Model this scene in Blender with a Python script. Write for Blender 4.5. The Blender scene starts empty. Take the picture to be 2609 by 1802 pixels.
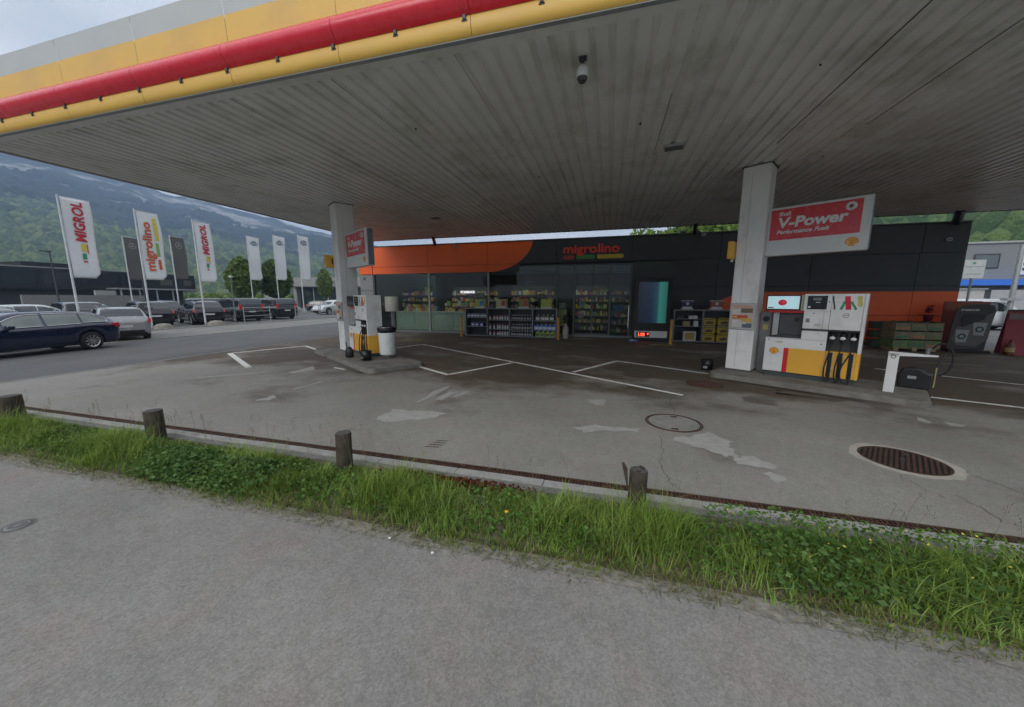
import bpy, math, random
import numpy as np
from mathutils import Vector, Matrix
random.seed(7); rng = np.random.default_rng(7)
S = bpy.context.scene
COL = S.collection
R = math.radians

# ------------------------------------------------------------------ camera, world, sun, exposure
cam_d = bpy.data.cameras.new('camera'); cam = bpy.data.objects.new('camera', cam_d); COL.objects.link(cam)
cam.location = (0, 0, 1.95)
cam.rotation_euler = (R(90 - 8.9), 0, R(15.3))
cam_d.sensor_fit = 'HORIZONTAL'; cam_d.sensor_width = 36.0
cam_d.lens = 36.0 * 901 / 2609
cam_d.clip_start = 0.05; cam_d.clip_end = 9000
S.camera = cam

W = bpy.data.worlds.new('World'); S.world = W; W.use_nodes = True
nt = W.node_tree; nt.nodes.clear()
def wn(t, **k):
    n = nt.nodes.new(t)
    for a, b in k.items(): setattr(n, a, b)
    return n
wout = wn('ShaderNodeOutputWorld'); bg = wn('ShaderNodeBackground'); bg.inputs['Strength'].default_value = 0.10
sky = wn('ShaderNodeTexSky'); sky.sky_type = 'NISHITA'; sky.sun_disc = False
sky.sun_elevation = R(30); sky.sun_rotation = R(195)
wtc = wn('ShaderNodeTexCoord'); wmap = wn('ShaderNodeMapping'); wmap.inputs['Scale'].default_value = (1.0, 1.0, 2.6)
wnoise = wn('ShaderNodeTexNoise'); wnoise.inputs['Scale'].default_value = 1.9; wnoise.inputs['Detail'].default_value = 7; wnoise.inputs['Roughness'].default_value = 0.5
wr1 = wn('ShaderNodeValToRGB'); wr1.color_ramp.elements[0].position = 0.30; wr1.color_ramp.elements[1].position = 0.60
wr1.color_ramp.elements[0].color = (0.80, 0.80, 0.80, 1); wr1.color_ramp.elements[1].color = (1, 1, 1, 1)
wr2 = wn('ShaderNodeValToRGB')
wr2.color_ramp.elements[0].position = 0.30; wr2.color_ramp.elements[0].color = (6.6, 7.0, 7.4, 1)
wr2.color_ramp.elements[1].position = 0.66; wr2.color_ramp.elements[1].color = (9.8, 9.8, 9.8, 1)
wmix = wn('ShaderNodeMix', data_type='RGBA')
L = nt.links.new
L(wtc.outputs['Generated'], wmap.inputs[0]); L(wmap.outputs[0], wnoise.inputs['Vector'])
L(wnoise.outputs['Fac'], wr1.inputs[0]); L(wnoise.outputs['Fac'], wr2.inputs[0])
L(wr1.outputs[0], wmix.inputs[0]); L(sky.outputs[0], wmix.inputs[6]); L(wr2.outputs[0], wmix.inputs[7])
L(wmix.outputs[2], bg.inputs['Color']); L(bg.outputs[0], wout.inputs[0])

sun_d = bpy.data.lights.new('sun', 'SUN'); sun_d.energy = 1.35; sun_d.angle = R(42); sun_d.color = (1, 0.96, 0.9)
sun = bpy.data.objects.new('sun', sun_d); COL.objects.link(sun); sun.rotation_euler = (R(60), 0, R(-15)); sun.location = (0, -5, 40)
S.view_settings.view_transform = 'Standard'; S.view_settings.look = 'None'; S.view_settings.gamma = 1
S.view_settings.exposure = 0.56; S.view_settings.use_curve_mapping = False
S.render.engine = 'CYCLES'
try:
    S.cycles.max_bounces = 8; S.cycles.transparent_max_bounces = 16; S.cycles.volume_bounces = 0
except Exception: pass

# ------------------------------------------------------------------ materials
MATS = {}
def mat(name, col, rough=0.6, metal=0.0, var=0.12, scale=6.0, bump=0.0, bscale=60.0, spec=0.5, coat=0.0, emit=None, estr=1.0, dirt=None, dscale=1.5, dlo=.5, dhi=.75, coord='Object'):
    if name in MATS: return MATS[name]
    m = bpy.data.materials.new(name); m.use_nodes = True; t = m.node_tree; b = t.nodes['Principled BSDF']
    def N(ty, **k):
        n = t.nodes.new(ty)
        for a, v in k.items(): setattr(n, a, v)
        return n
    tc = N('ShaderNodeTexCoord')
    if coord == 'World':
        geo = N('ShaderNodeNewGeometry'); vec = geo.outputs['Position']
    else: vec = tc.outputs['Object']
    n1 = N('ShaderNodeTexNoise'); n1.inputs['Scale'].default_value = scale; n1.inputs['Detail'].default_value = 6
    t.links.new(vec, n1.inputs['Vector'])
    mr = N('ShaderNodeMapRange'); mr.inputs[1].default_value = .3; mr.inputs[2].default_value = .7
    mr.inputs[3].default_value = 1 - var; mr.inputs[4].default_value = 1 + var
    t.links.new(n1.outputs['Fac'], mr.inputs[0])
    vm = N('ShaderNodeVectorMath', operation='SCALE'); vm.inputs[0].default_value = col[:3]
    t.links.new(mr.outputs[0], vm.inputs['Scale'])
    outc = vm.outputs[0]
    if dirt:
        n2 = N('ShaderNodeTexNoise'); n2.inputs['Scale'].default_value = dscale; n2.inputs['Detail'].default_value = 8; n2.inputs['Roughness'].default_value = .65
        t.links.new(vec, n2.inputs['Vector'])
        r2 = N('ShaderNodeMapRange'); r2.inputs[1].default_value = dlo; r2.inputs[2].default_value = dhi
        t.links.new(n2.outputs['Fac'], r2.inputs[0])
        mx = N('ShaderNodeMix', data_type='RGBA'); mx.inputs[7].default_value = (*dirt, 1)
        t.links.new(r2.outputs[0], mx.inputs[0]); t.links.new(outc, mx.inputs[6]); outc = mx.outputs[2]
    t.links.new(outc, b.inputs['Base Color'])
    b.inputs['Roughness'].default_value = rough; b.inputs['Metallic'].default_value = metal
    b.inputs['Specular IOR Level'].default_value = spec; b.inputs['Coat Weight'].default_value = coat; b.inputs['Coat Roughness'].default_value = .05
    rr = N('ShaderNodeMapRange'); rr.inputs[1].default_value = .3; rr.inputs[2].default_value = .7
    rr.inputs[3].default_value = max(0.02, rough - .08); rr.inputs[4].default_value = min(1, rough + .08)
    t.links.new(n1.outputs['Fac'], rr.inputs[0]); t.links.new(rr.outputs[0], b.inputs['Roughness'])
    if bump:
        n3 = N('ShaderNodeTexNoise'); n3.inputs['Scale'].default_value = bscale; n3.inputs['Detail'].default_value = 4
        t.links.new(vec, n3.inputs['Vector'])
        bp = N('ShaderNodeBump'); bp.inputs['Strength'].default_value = bump; bp.inputs['Distance'].default_value = .02
        t.links.new(n3.outputs['Fac'], bp.inputs['Height']); t.links.new(bp.outputs[0], b.inputs['Normal'])
    if emit:
        b.inputs['Emission Color'].default_value = (*emit, 1); b.inputs['Emission Strength'].default_value = estr
    MATS[name] = m; return m

def asphalt(name, base, fleck=.25, grain=90., stain=None, s_lo=.5, s_hi=.72, s_scale=.35, streak=False, tint=None, rough=.85):
    m = bpy.data.materials.new(name); m.use_nodes = True; t = m.node_tree; b = t.nodes['Principled BSDF']
    lk = t.links.new
    def N(ty, **k):
        n = t.nodes.new(ty)
        for a, v in k.items(): setattr(n, a, v)
        return n
    geo = N('ShaderNodeNewGeometry')
    big = N('ShaderNodeTexNoise'); big.inputs['Scale'].default_value = .55; big.inputs['Detail'].default_value = 9; big.inputs['Roughness'].default_value = .6
    fine = N('ShaderNodeTexNoise'); fine.inputs['Scale'].default_value = grain; fine.inputs['Detail'].default_value = 3; fine.inputs['Roughness'].default_value = .8
    mid = N('ShaderNodeTexNoise'); mid.inputs['Scale'].default_value = 9; mid.inputs['Detail'].default_value = 6; mid.inputs['Roughness'].default_value = .7
    vor = N('ShaderNodeTexVoronoi'); vor.inputs['Scale'].default_value = grain * .8
    for n in (big, fine, mid, vor): lk(geo.outputs['Position'], n.inputs['Vector'])
    def mr(src, a, b2, c, d):
        x = N('ShaderNodeMapRange'); x.inputs[1].default_value = a; x.inputs[2].default_value = b2; x.inputs[3].default_value = c; x.inputs[4].default_value = d
        lk(src, x.inputs[0]); return x.outputs[0]
    def mul(a, b2):
        x = N('ShaderNodeMath', operation='MULTIPLY'); lk(a, x.inputs[0]); lk(b2, x.inputs[1]); return x.outputs[0]
    f = mul(mul(mr(big.outputs['Fac'], .3, .7, .84, 1.14), mr(fine.outputs['Fac'], .3, .7, 1 - fleck, 1 + fleck)), mr(mid.outputs['Fac'], .3, .7, .9, 1.1))
    # pale stones in the binder: random cells
    cell = mr(vor.outputs['Color'], .15, .9, 1.0 - fleck * .8, 1.0 + fleck * .95)
    f = mul(f, cell)
    vm = N('ShaderNodeVectorMath', operation='SCALE'); vm.inputs[0].default_value = base; lk(f, vm.inputs['Scale']); c = vm.outputs[0]
    if tint:
        nz = N('ShaderNodeTexNoise'); nz.inputs['Scale'].default_value = 1.7; nz.inputs['Detail'].default_value = 7; nz.inputs['Roughness'].default_value = .65; lk(geo.outputs['Position'], nz.inputs['Vector'])
        mx = N('ShaderNodeMix', data_type='RGBA', blend_type='MULTIPLY'); mx.inputs[7].default_value = (*tint, 1)
        lk(mr(nz.outputs['Fac'], .48, .66, 0, 1), mx.inputs[0]); lk(c, mx.inputs[6]); c = mx.outputs[2]
    if stain:
        sp = N('ShaderNodeTexNoise'); sp.inputs['Scale'].default_value = s_scale; sp.inputs['Detail'].default_value = 9; sp.inputs['Roughness'].default_value = .62
        mp = N('ShaderNodeMapping'); mp.inputs['Scale'].default_value = (1, 1.4, 1); mp.inputs['Rotation'].default_value = (0, 0, R(31)); mp.inputs['Location'].default_value = (3.1, 1.7, 0)
        lk(geo.outputs['Position'], mp.inputs[0]); lk(mp.outputs[0], sp.inputs['Vector'])
        # wear zone: oil and tyre dirt gather where cars stop, between the pumps and the shop
        sx = N('ShaderNodeSeparateXYZ'); lk(geo.outputs['Position'], sx.inputs[0])
        zone = mr(sx.outputs['Y'], 6.2, 9.0, -.13, .13)
        ad = N('ShaderNodeMath', operation='ADD'); lk(sp.outputs['Fac'], ad.inputs[0]); lk(zone, ad.inputs[1])
        mx = N('ShaderNodeMix', data_type='RGBA', blend_type='MULTIPLY'); mx.inputs[7].default_value = (*stain, 1)
        lk(mr(ad.outputs[0], s_lo, s_hi, 0, 1), mx.inputs[0]); lk(c, mx.inputs[6]); c = mx.outputs[2]
    lk(c, b.inputs['Base Color']); b.inputs['Roughness'].default_value = rough; b.inputs['Specular IOR Level'].default_value = .35
    bp = N('ShaderNodeBump'); bp.inputs['Strength'].default_value = .35; bp.inputs['Distance'].default_value = .006
    lk(fine.outputs['Fac'], bp.inputs['Height']); lk(bp.outputs[0], b.inputs['Normal'])
    MATS[name] = m; return m

def leafmat(name, c0, c1, c2, rough=.55):
    m = bpy.data.materials.new(name); m.use_nodes = True; t = m.node_tree; b = t.nodes['Principled BSDF']
    g = t.nodes.new('ShaderNodeNewGeometry'); r = t.nodes.new('ShaderNodeValToRGB'); e = r.color_ramp.elements
    e[0].color = (*c0, 1); e[1].color = (*c2, 1); x = e.new(.55); x.color = (*c1, 1)
    nz = t.nodes.new('ShaderNodeTexNoise'); nz.inputs['Scale'].default_value = 2.2; nz.inputs['Detail'].default_value = 4; t.links.new(g.outputs['Position'], nz.inputs['Vector'])
    ad = t.nodes.new('ShaderNodeMath'); ad.operation = 'MULTIPLY_ADD'; ad.inputs[1].default_value = .6
    t.links.new(g.outputs['Random Per Island'], ad.inputs[0])
    mr = t.nodes.new('ShaderNodeMapRange'); mr.inputs[1].default_value = .35; mr.inputs[2].default_value = .65; mr.inputs[3].default_value = 0; mr.inputs[4].default_value = .4
    t.links.new(nz.outputs['Fac'], mr.inputs[0]); t.links.new(mr.outputs[0], ad.inputs[2])
    t.links.new(ad.outputs[0], r.inputs[0]); t.links.new(r.outputs[0], b.inputs['Base Color'])
    b.inputs['Roughness'].default_value = rough; b.inputs['Specular IOR Level'].default_value = .3
    tr = t.nodes.new('ShaderNodeBsdfTranslucent'); t.links.new(r.outputs[0], tr.inputs[0])
    mx = t.nodes.new('ShaderNodeMixShader'); mx.inputs[0].default_value = .3
    t.links.new(b.outputs[0], mx.inputs[1]); t.links.new(tr.outputs[0], mx.inputs[2]); t.links.new(mx.outputs[0], t.nodes['Material Output'].inputs[0])
    MATS[name] = m; return m

def glassmat(name, tint=(.8, .86, .84), refl=1.0, dark=0.0):
    m = bpy.data.materials.new(name); m.use_nodes = True; t = m.node_tree; t.nodes.remove(t.nodes['Principled BSDF'])
    tr = t.nodes.new('ShaderNodeBsdfTransparent'); tr.inputs[0].default_value = (*tint, 1)
    gl = t.nodes.new('ShaderNodeBsdfGlossy'); gl.inputs['Roughness'].default_value = .03; gl.inputs['Color'].default_value = (refl, refl, refl, 1)
    fr = t.nodes.new('ShaderNodeFresnel'); fr.inputs[0].default_value = 1.5
    mx = t.nodes.new('ShaderNodeMixShader'); t.links.new(fr.outputs[0], mx.inputs[0]); t.links.new(tr.outputs[0], mx.inputs[1]); t.links.new(gl.outputs[0], mx.inputs[2])
    t.links.new(mx.outputs[0], t.nodes['Material Output'].inputs[0]); MATS[name] = m; return m

white = mat('white_paint', (.74, .74, .72), .38, var=.05, scale=3, dirt=(.42, .41, .38), dscale=2.2, dlo=.52, dhi=.85)
colwhite = mat('column_white', (.80, .795, .775), .5, var=.05, scale=2, dirt=(.36, .35, .33), dscale=1.3, dlo=.52, dhi=.85, bump=.05)
yellow = mat('yellow_paint', (.80, .42, .045), .35, var=.05, scale=2)
red = mat('red_paint', (.62, .02, .025), .3, var=.06, scale=2)
signred = mat('sign_red', (.62, .035, .04), .25, var=.04)
fyellow = mat('fascia_yellow', (.80, .49, .10), .42, var=.05, scale=1.1, dirt=(.70, .42, .12), dscale=.8)
fwhite = mat('fascia_white', (.52, .54, .53), .5, var=.05, scale=1.2)
black = mat('black_plastic', (.012, .012, .013), .4, var=.2)
rubber = mat('rubber', (.018, .018, .018), .7, var=.25)
dgrey = mat('dark_grey_metal', (.07, .072, .075), .45, metal=.3, var=.12)
mgrey = mat('mid_grey_metal', (.20, .205, .21), .42, metal=.5, var=.1)
lgrey = mat('light_grey_metal', (.42, .43, .43), .38, metal=.5, var=.08)
steel = mat('steel', (.55, .55, .55), .25, metal=1, var=.05)
soffitm = mat('soffit_metal', (.72, .72, .69), .36, var=.07, scale=1.3, dirt=(.42, .42, .34), dscale=1.1, dlo=.48, dhi=.8, coord='World')
trimm = mat('canopy_trim', (.27, .29, .29), .45, var=.06)
concrete = mat('concrete', (.28, .275, .25), .85, var=.15, scale=7, bump=.25, bscale=70, dirt=(.16, .15, .13), dscale=2.2, coord='World')
kerbm = mat('kerb_concrete', (.34, .335, .31), .85, var=.12, scale=8, bump=.2, bscale=80, dirt=(.19, .185, .165), dscale=2.6, coord='World')
islandm = mat('island_concrete', (.20, .19, .165), .85, var=.2, scale=5, bump=.3, bscale=60, dirt=(.07, .065, .055), dscale=1.8, coord='World')
gravel = mat('gritty_edge', (.20, .195, .18), .9, var=.4, scale=55, bump=.6, bscale=90, dirt=(.10, .12, .07), dscale=3, coord='World')
soil = mat('verge_soil', (.12, .105, .07), .95, var=.4, scale=14, bump=.5, bscale=50, dirt=(.07, .09, .03), dscale=4, coord='World')
dust = mat('sandy_dust', (.235, .222, .19), .95, var=.35, scale=18, bump=.3, bscale=80, coord='World', dirt=(.24, .225, .19), dscale=5)
rust = mat('rusty_iron', (.105, .055, .040), .7, metal=.4, var=.4, scale=12, bump=.3, dirt=(.035, .022, .018), dscale=8, coord='World')
iron = mat('manhole_iron', (.075, .068, .06), .7, metal=.3, var=.3, scale=10, coord='World')
pit = mat('drain_pit', (.01, .009, .008), .9)
paintline = mat('road_paint', (.80, .80, .75), .7, var=.15, scale=14, dirt=(.38, .37, .34), dscale=4, dlo=.50, dhi=.74, coord='World')
patchm = mat('repair_patch', (.39, .385, .35), .85, var=.14, scale=9, bump=.1, coord='World', dirt=(.33, .33, .30), dscale=3)
crackm = mat('crack_tar', (.06, .06, .055), .8)
yline = mat('yellow_line', (.50, .42, .06), .7, var=.2, coord='World')
wood = mat('weathered_wood', (.060, .046, .032), .85, var=.45, scale=9, bump=.5, bscale=40, dirt=(.030, .028, .018), dscale=4)
woodtop = mat('post_end_grain', (.085, .08, .075), .85, var=.35, scale=26, bump=.4)
palwood = mat('pallet_wood', (.36, .25, .14), .8, var=.2, scale=8)
orange = mat('orange_paint', (.66, .14, .03), .4, var=.05)
beige = mat('beige_panel', (.40, .38, .26), .5)
glass = glassmat('shop_glass', refl=.5)
chrome = mat('chrome', (.75, .75, .75), .12, metal=1, var=.02)
tyre = mat('tyre', (.02, .02, .021), .8, var=.2)
mat('car_glass_painted_light', (.13, .16, .145), .06, var=.35, scale=1.5, spec=.9, coat=1); mat('car_glass', (.018, .024, .026), .04, var=.2, spec=.9, coat=1)  # paler glass: light seen through the navy estate's windows is painted into its colour
pathm = asphalt('footpath_asphalt', (.246, .240, .220), .18, 95, tint=(1.05, .95, .96))
foream = asphalt('forecourt_asphalt', (.276, .266, .236), .18, 120, stain=(.36, .285, .215), s_lo=.43, s_hi=.60, tint=(1.03, .97, .96), rough=.7)
roadm = asphalt('road_asphalt', (.125, .125, .125), .10, 70, tint=(.93, .93, .95))
pavem = asphalt('pavement_asphalt', (.22, .215, .20), .10, 70)
lotm = asphalt('lot_asphalt', (.15, .15, .15), .12, 70)

# cladding whose printed orange fields follow the curve on the shop front
def cladding():
    m = bpy.data.materials.new('shop_cladding'); m.use_nodes = True; t = m.node_tree; b = t.nodes['Principled BSDF']; lk = t.links.new
    g = t.nodes.new('ShaderNodeNewGeometry'); s = t.nodes.new('ShaderNodeSeparateXYZ'); lk(g.outputs['Position'], s.inputs[0])
    def M(op, a, b2=None, c=None):
        n = t.nodes.new('ShaderNodeMath'); n.operation = op
        for i, v in enumerate((a, b2, c)):
            if v is None: continue
            if isinstance(v, (int, float)): n.inputs[i].default_value = v
            else: lk(v, n.inputs[i])
        return n.outputs[0]
    X, Z = s.outputs['X'], s.outputs['Z']
    def ell(cx, cz, rx, rz):
        a = M('POWER', M('DIVIDE', M('ABSOLUTE', M('SUBTRACT', X, cx)), rx), 2); c = M('POWER', M('DIVIDE', M('ABSOLUTE', M('SUBTRACT', Z, cz)), rz), 2)
        return M('LESS_THAN', M('ADD', a, c), 1.0)
    up = M('MULTIPLY', M('MAXIMUM', ell(-6.5, 5.0, 2.62, 1.70), M('LESS_THAN', X, -6.5)), M('GREATER_THAN', Z, 3.2))
    lo = M('MULTIPLY', M('MAXIMUM', ell(6.3, .35, 2.4, 1.87), M('GREATER_THAN', X, 6.3)), M('LESS_THAN', Z, 2.22))
    k = M('MAXIMUM', up, lo)
    n = t.nodes.new('ShaderNodeTexNoise'); n.inputs['Scale'].default_value = .8; n.inputs['Detail'].default_value = 5; lk(g.outputs['Position'], n.inputs['Vector'])
    mx = t.nodes.new('ShaderNodeMix'); mx.data_type = 'RGBA'; lk(k, mx.inputs[0]); mx.inputs[6].default_value = (.040, .042, .045, 1); mx.inputs[7].default_value = (.90, .135, .018, 1)
    sc = t.nodes.new('ShaderNodeVectorMath'); sc.operation = 'SCALE'; lk(mx.outputs[2], sc.inputs[0]); lk(M('MULTIPLY_ADD', n.outputs['Fac'], .3, .85), sc.inputs['Scale'])
    lk(sc.outputs[0], b.inputs['Base Color']); b.inputs['Roughness'].default_value = .45; MATS['clad'] = m; return m
clad = cladding()

# ------------------------------------------------------------------ mesh helpers
class MB:
    def __init__(s): s.v = []; s.f = []; s.sm = []; s.mi = []; s.cur = 0
    def add(s, vs, fs, smooth=False):
        o = len(s.v); s.v += [tuple(p) for p in vs]
        for f in fs: s.f.append(tuple(i + o for i in f)); s.sm.append(smooth); s.mi.append(s.cur)
        return s
    def box(s, x0, x1, y0, y1, z0, z1):
        return s.add([(x0,y0,z0),(x1,y0,z0),(x1,y1,z0),(x0,y1,z0),(x0,y0,z1),(x1,y0,z1),(x1,y1,z1),(x0,y1,z1)],
              [(0,3,2,1),(4,5,6,7),(0,1,5,4),(1,2,6,5),(2,3,7,6),(3,0,4,7)])
    def quad(s, a, b, c, d): return s.add([a, b, c, d], [(0, 1, 2, 3)])
    def cyl(s, p0, p1, r0, r1=None, n=16, caps=True):
        r1 = r0 if r1 is None else r1; p0 = Vector(p0); p1 = Vector(p1); d = (p1 - p0).normalized()
        a = Vector((0, 0, 1)) if abs(d.z) < .9 else Vector((1, 0, 0)); u = d.cross(a).normalized(); w = d.cross(u)
        ring = lambda p, r: [p + (u * math.cos(2*math.pi*i/n) + w * math.sin(2*math.pi*i/n)) * r for i in range(n)]
        A = ring(p0, r0); B = ring(p1, r1)
        s.add(A + B, [(i, i + n, (i+1) % n + n, (i+1) % n) for i in range(n)], True)
        if caps:
            s.add(A, [tuple(range(n))]); s.add(B, [tuple(reversed(range(n)))])
        return s
    def tube(s, pts, r, n=8):
        pts = [Vector(p) for p in pts]; rings = []; k = len(pts)
        up = Vector((0.13, 0.21, 1)).normalized()
        for i, p in enumerate(pts):
            d = (pts[min(i+1, k-1)] - pts[max(i-1, 0)]).normalized(); u = d.cross(up).normalized(); w = d.cross(u)
            rr = r[i] if isinstance(r, (list, tuple)) else r
            rings.append([p + (u * math.cos(2*math.pi*j/n) + w * math.sin(2*math.pi*j/n)) * rr for j in range(n)])
        V = [q for g in rings for q in g]
        s.add(V, [(i*n+j, i*n+(j+1) % n, (i+1)*n+(j+1) % n, (i+1)*n+j) for i in range(k-1) for j in range(n)], True)
        s.add(rings[0], [tuple(reversed(range(n)))]); s.add(rings[-1], [tuple(range(n))]); return s
    def lathe(s, prof, c=(0, 0, 0), n=24, sx=1, sy=1):
        V = [(c[0] + r*math.cos(2*math.pi*j/n)*sx, c[1] + r*math.sin(2*math.pi*j/n)*sy, c[2] + z) for r, z in prof for j in range(n)]
        return s.add(V, [(i*n+j, i*n+(j+1) % n, (i+1)*n+(j+1) % n, (i+1)*n+j) for i in range(len(prof)-1) for j in range(n)], True)
    def prism(s, poly, z0, z1, axis='z'):
        n = len(poly)
        def P(a, b, c): return {'z': (a, b, c), 'y': (a, c, b), 'x': (c, a, b)}[axis]
        V = [P(a, b, z0) for a, b in poly] + [P(a, b, z1) for a, b in poly]
        return s.add(V, [tuple(reversed(range(n))), tuple(range(n, 2*n))] + [(i, (i+1) % n, (i+1) % n + n, i + n) for i in range(n)])
    def build(s, name, m, parent=None, bevel=0, loc=None, rot=None):
        me = bpy.data.meshes.new(name); me.from_pydata(s.v, [], s.f)
        ms = m if isinstance(m, (list, tuple)) else [m]
        for q in ms: me.materials.append(q)
        me.polygons.foreach_set('use_smooth', s.sm); me.polygons.foreach_set('material_index', s.mi); me.update()
        o = bpy.data.objects.new(name, me); COL.objects.link(o)
        if parent: o.parent = parent
        if loc is not None: o.location = loc
        if rot is not None: o.rotation_euler = rot
        if bevel:
            b = o.modifiers.new('bevel', 'BEVEL'); b.width = bevel; b.segments = 2; b.limit_method = 'ANGLE'; b.angle_limit = R(40)
        return o
def tag(o, label, cat, group=None):
    o['label'] = label; o['category'] = cat
    if group: o['group'] = group
    return o
def thing(name, label, cat, loc=(0, 0, 0), rz=0, group=None):
    e = bpy.data.objects.new(name, None); e.empty_display_size = .2; COL.objects.link(e); e.location = loc; e.rotation_euler = (0, 0, rz)
    return tag(e, label, cat, group)
def struct(o): o['kind'] = 'structure'; return o
def stuff(o): o['kind'] = 'stuff'; return o
def kids(o): return [c for c in bpy.data.objects if c.parent == o]
def copy_tree(o, loc=None, rz=None, label=None, parent=None):
    c = o.copy(); COL.objects.link(c)
    if parent is not None: c.parent = parent
    for ch in kids(o): copy_tree(ch, parent=c)
    if loc is not None: c.location = loc
    if rz is not None: c.rotation_euler = (0, 0, rz)
    if label: c['label'] = label
    return c
def plain_copy(o, loc, parent=None, rz=None, label=None):
    c = o.copy(); COL.objects.link(c); c.location = loc
    if parent is not None: c.parent = parent
    if rz is not None: c.rotation_euler = (0, 0, rz)
    if label: c['label'] = label
    return c
def text(body, size, m, parent, loc, xa=(1, 0, 0), ya=(0, 0, 1), name='lettering', bold=0.0, ext=.004, shear=0, align='LEFT', sx=1.0, warp=None):
    c = bpy.data.curves.new('t', 'FONT'); c.body = body; c.size = size; c.extrude = ext; c.offset = bold; c.shear = shear; c.align_x = align; c.resolution_u = 3
    o = bpy.data.objects.new('t', c); COL.objects.link(o); dg = bpy.context.evaluated_depsgraph_get()
    me = bpy.data.meshes.new_from_object(o.evaluated_get(dg)); bpy.data.objects.remove(o); bpy.data.curves.remove(c)
    xa = Vector(xa).normalized(); ya = Vector(ya).normalized(); za = xa.cross(ya)
    M = Matrix((( xa.x*sx, ya.x, za.x, loc[0]), (xa.y*sx, ya.y, za.y, loc[1]), (xa.z*sx, ya.z, za.z, loc[2]), (0, 0, 0, 1)))
    me.transform(M)
    if warp:
        for v in me.vertices: v.co = warp(v.co)
    me.materials.clear(); me.materials.append(m); me.name = name
    ob = bpy.data.objects.new(name, me); COL.objects.link(ob)
    if parent: ob.parent = parent
    return ob
def pecten(parent, c, r, xa=(1, 0, 0), name='shell_emblem', off=.004):
    """scallop emblem, red rim with yellow fan; drawn in xa / world z, facing xa x z"""
    xa = Vector(xa); za = Vector((0, 0, 1)); nn = xa.cross(za)
    def outline(k, bw, bz):
        pts = [(-bw, -bz), (-bw*.9, -bz*.62)]
        for i in range(29):
            a = math.pi * (1.12 - 1.24*i/28); q = r*k*(1 + .035*abs(math.sin(a*7)))
            pts.append((math.cos(a)*q*1.03, math.sin(a)*q*.92 + .05*r))
        pts += [(bw*.9, -bz*.62), (bw, -bz)]
        return pts
    b = MB(); c = Vector(c)
    def flat(pts, d):
        V = [c + xa*x + za*z + nn*d for x, z in pts]; b.add(V, [tuple(reversed(range(len(V))))])
    b.cur = 0; flat(outline(1, r*.48, r*.86), off)
    b.cur = 1; flat([(x*.88, z*.88) for x, z in outline(1, r*.46, r*.86)], off*1.8)
    b.cur = 0
    for i in range(-3, 4):
        a = math.pi/2 + i*.36; e = (math.cos(a)*r*.8, math.sin(a)*r*.74); w = r*.035
        flat([(i*r*.06 - w*.4, -r*.6), (i*r*.06 + w*.4, -r*.6), (e[0] + w, e[1]), (e[0] - w, e[1])][::-1], off*2.6)
    return b.build(name, [red, mat('emblem_yellow', (.85, .50, .03), .35)], parent)

AA = R(-31.3)
U = Vector((math.cos(AA), math.sin(AA), 0)); V = Vector((-math.sin(AA), math.cos(AA), 0))
def uvp(u, v, z=0): return U*u + V*v + Vector((0, 0, z))

# ------------------------------------------------------------------ ground, road, paths
def sheet(name, poly, z, m, sub=None):
    b = MB(); b.add([(x, y, z) for x, y in poly], [tuple(range(len(poly)))]); return struct(b.build(name, m))
grassland = mat('far_grass', (.075, .12, .03), .95, var=.3, scale=.08, coord='World', dirt=(.12, .13, .05), dscale=.02)
sheet('ground', [(-3200, -3200), (3200, -3200), (3200, 3200), (-3200, 3200)], -.06, grassland)
sheet('footpath', [(-13.6, -22), (30, -22), (30, 2.34), (-13.6, 2.34)], 0, pathm)
sheet('verge_ground', [(-13.6, 2.34), (30, 2.34), (30, 3.30), (-13.6, 3.30)], 0, soil)
sheet('forecourt', [(-13.52, 3.665), (36, 3.665), (36, 18.32), (-13.52, 18.32)], 0, foream)
sheet('yard', [(13.3, 18.32), (60, 18.32), (60, 60), (13.3, 60)], 0, lotm)
sheet('side_yard', [(-13.52, 18.32), (-14.45, 18.32), (-14.45, 60), (-13.52, 60)][::-1], -.004, pavem)
sheet('road', [(-20.9, -40), (-13.6, -40), (-13.6, 18.3), (-14.5, 34), (-18, 70), (-26, 70), (-20.9, 30)], 0, roadm)
sheet('pavement', [(-26.35, -40), (-20.98, -40), (-20.98, 30), (-26.1, 70), (-31, 70), (-26.35, 30)], .02, pavem)
sheet('parking_lot', [(-140, -60), (-26.5, -60), (-26.5, 30), (-31, 70), (-60, 120), (-140, 120)], .03, lotm)
struct(MB().box(-26.5, -26.35, -60, 30, -.05, .10).build('lot_kerb', kerbm))
struct(MB().box(-20.98, -20.9, -40, 30, -.05, .03).build('road_edging', kerbm))
struct(MB().box(-13.6, -13.52, 3.5, 18.3, -.05, .012).build('forecourt_edging', kerbm))
# gritty tarmac lip and concrete kerb by the drain (individual kerb units)
struct(MB().box(-13.6, 30, 3.30, 3.40, -.05, .006).build('tarmac_lip', gravel))
kp = thing('concrete_kerb', 'pale concrete edging strip running beside the rusty drain', 'kerb', (0, 3.46, 0))
kb = MB().box(-.497, .497, -.06, .06, -.05, .022).build('kerb_unit', kerbm, kp, bevel=.006)
kb.location = (-13.1, 0, 0)
for i in range(1, 44): plain_copy(kb, (-13.1 + i, random.uniform(-.003, .003), random.uniform(-.002, .002)), kp)
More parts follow.
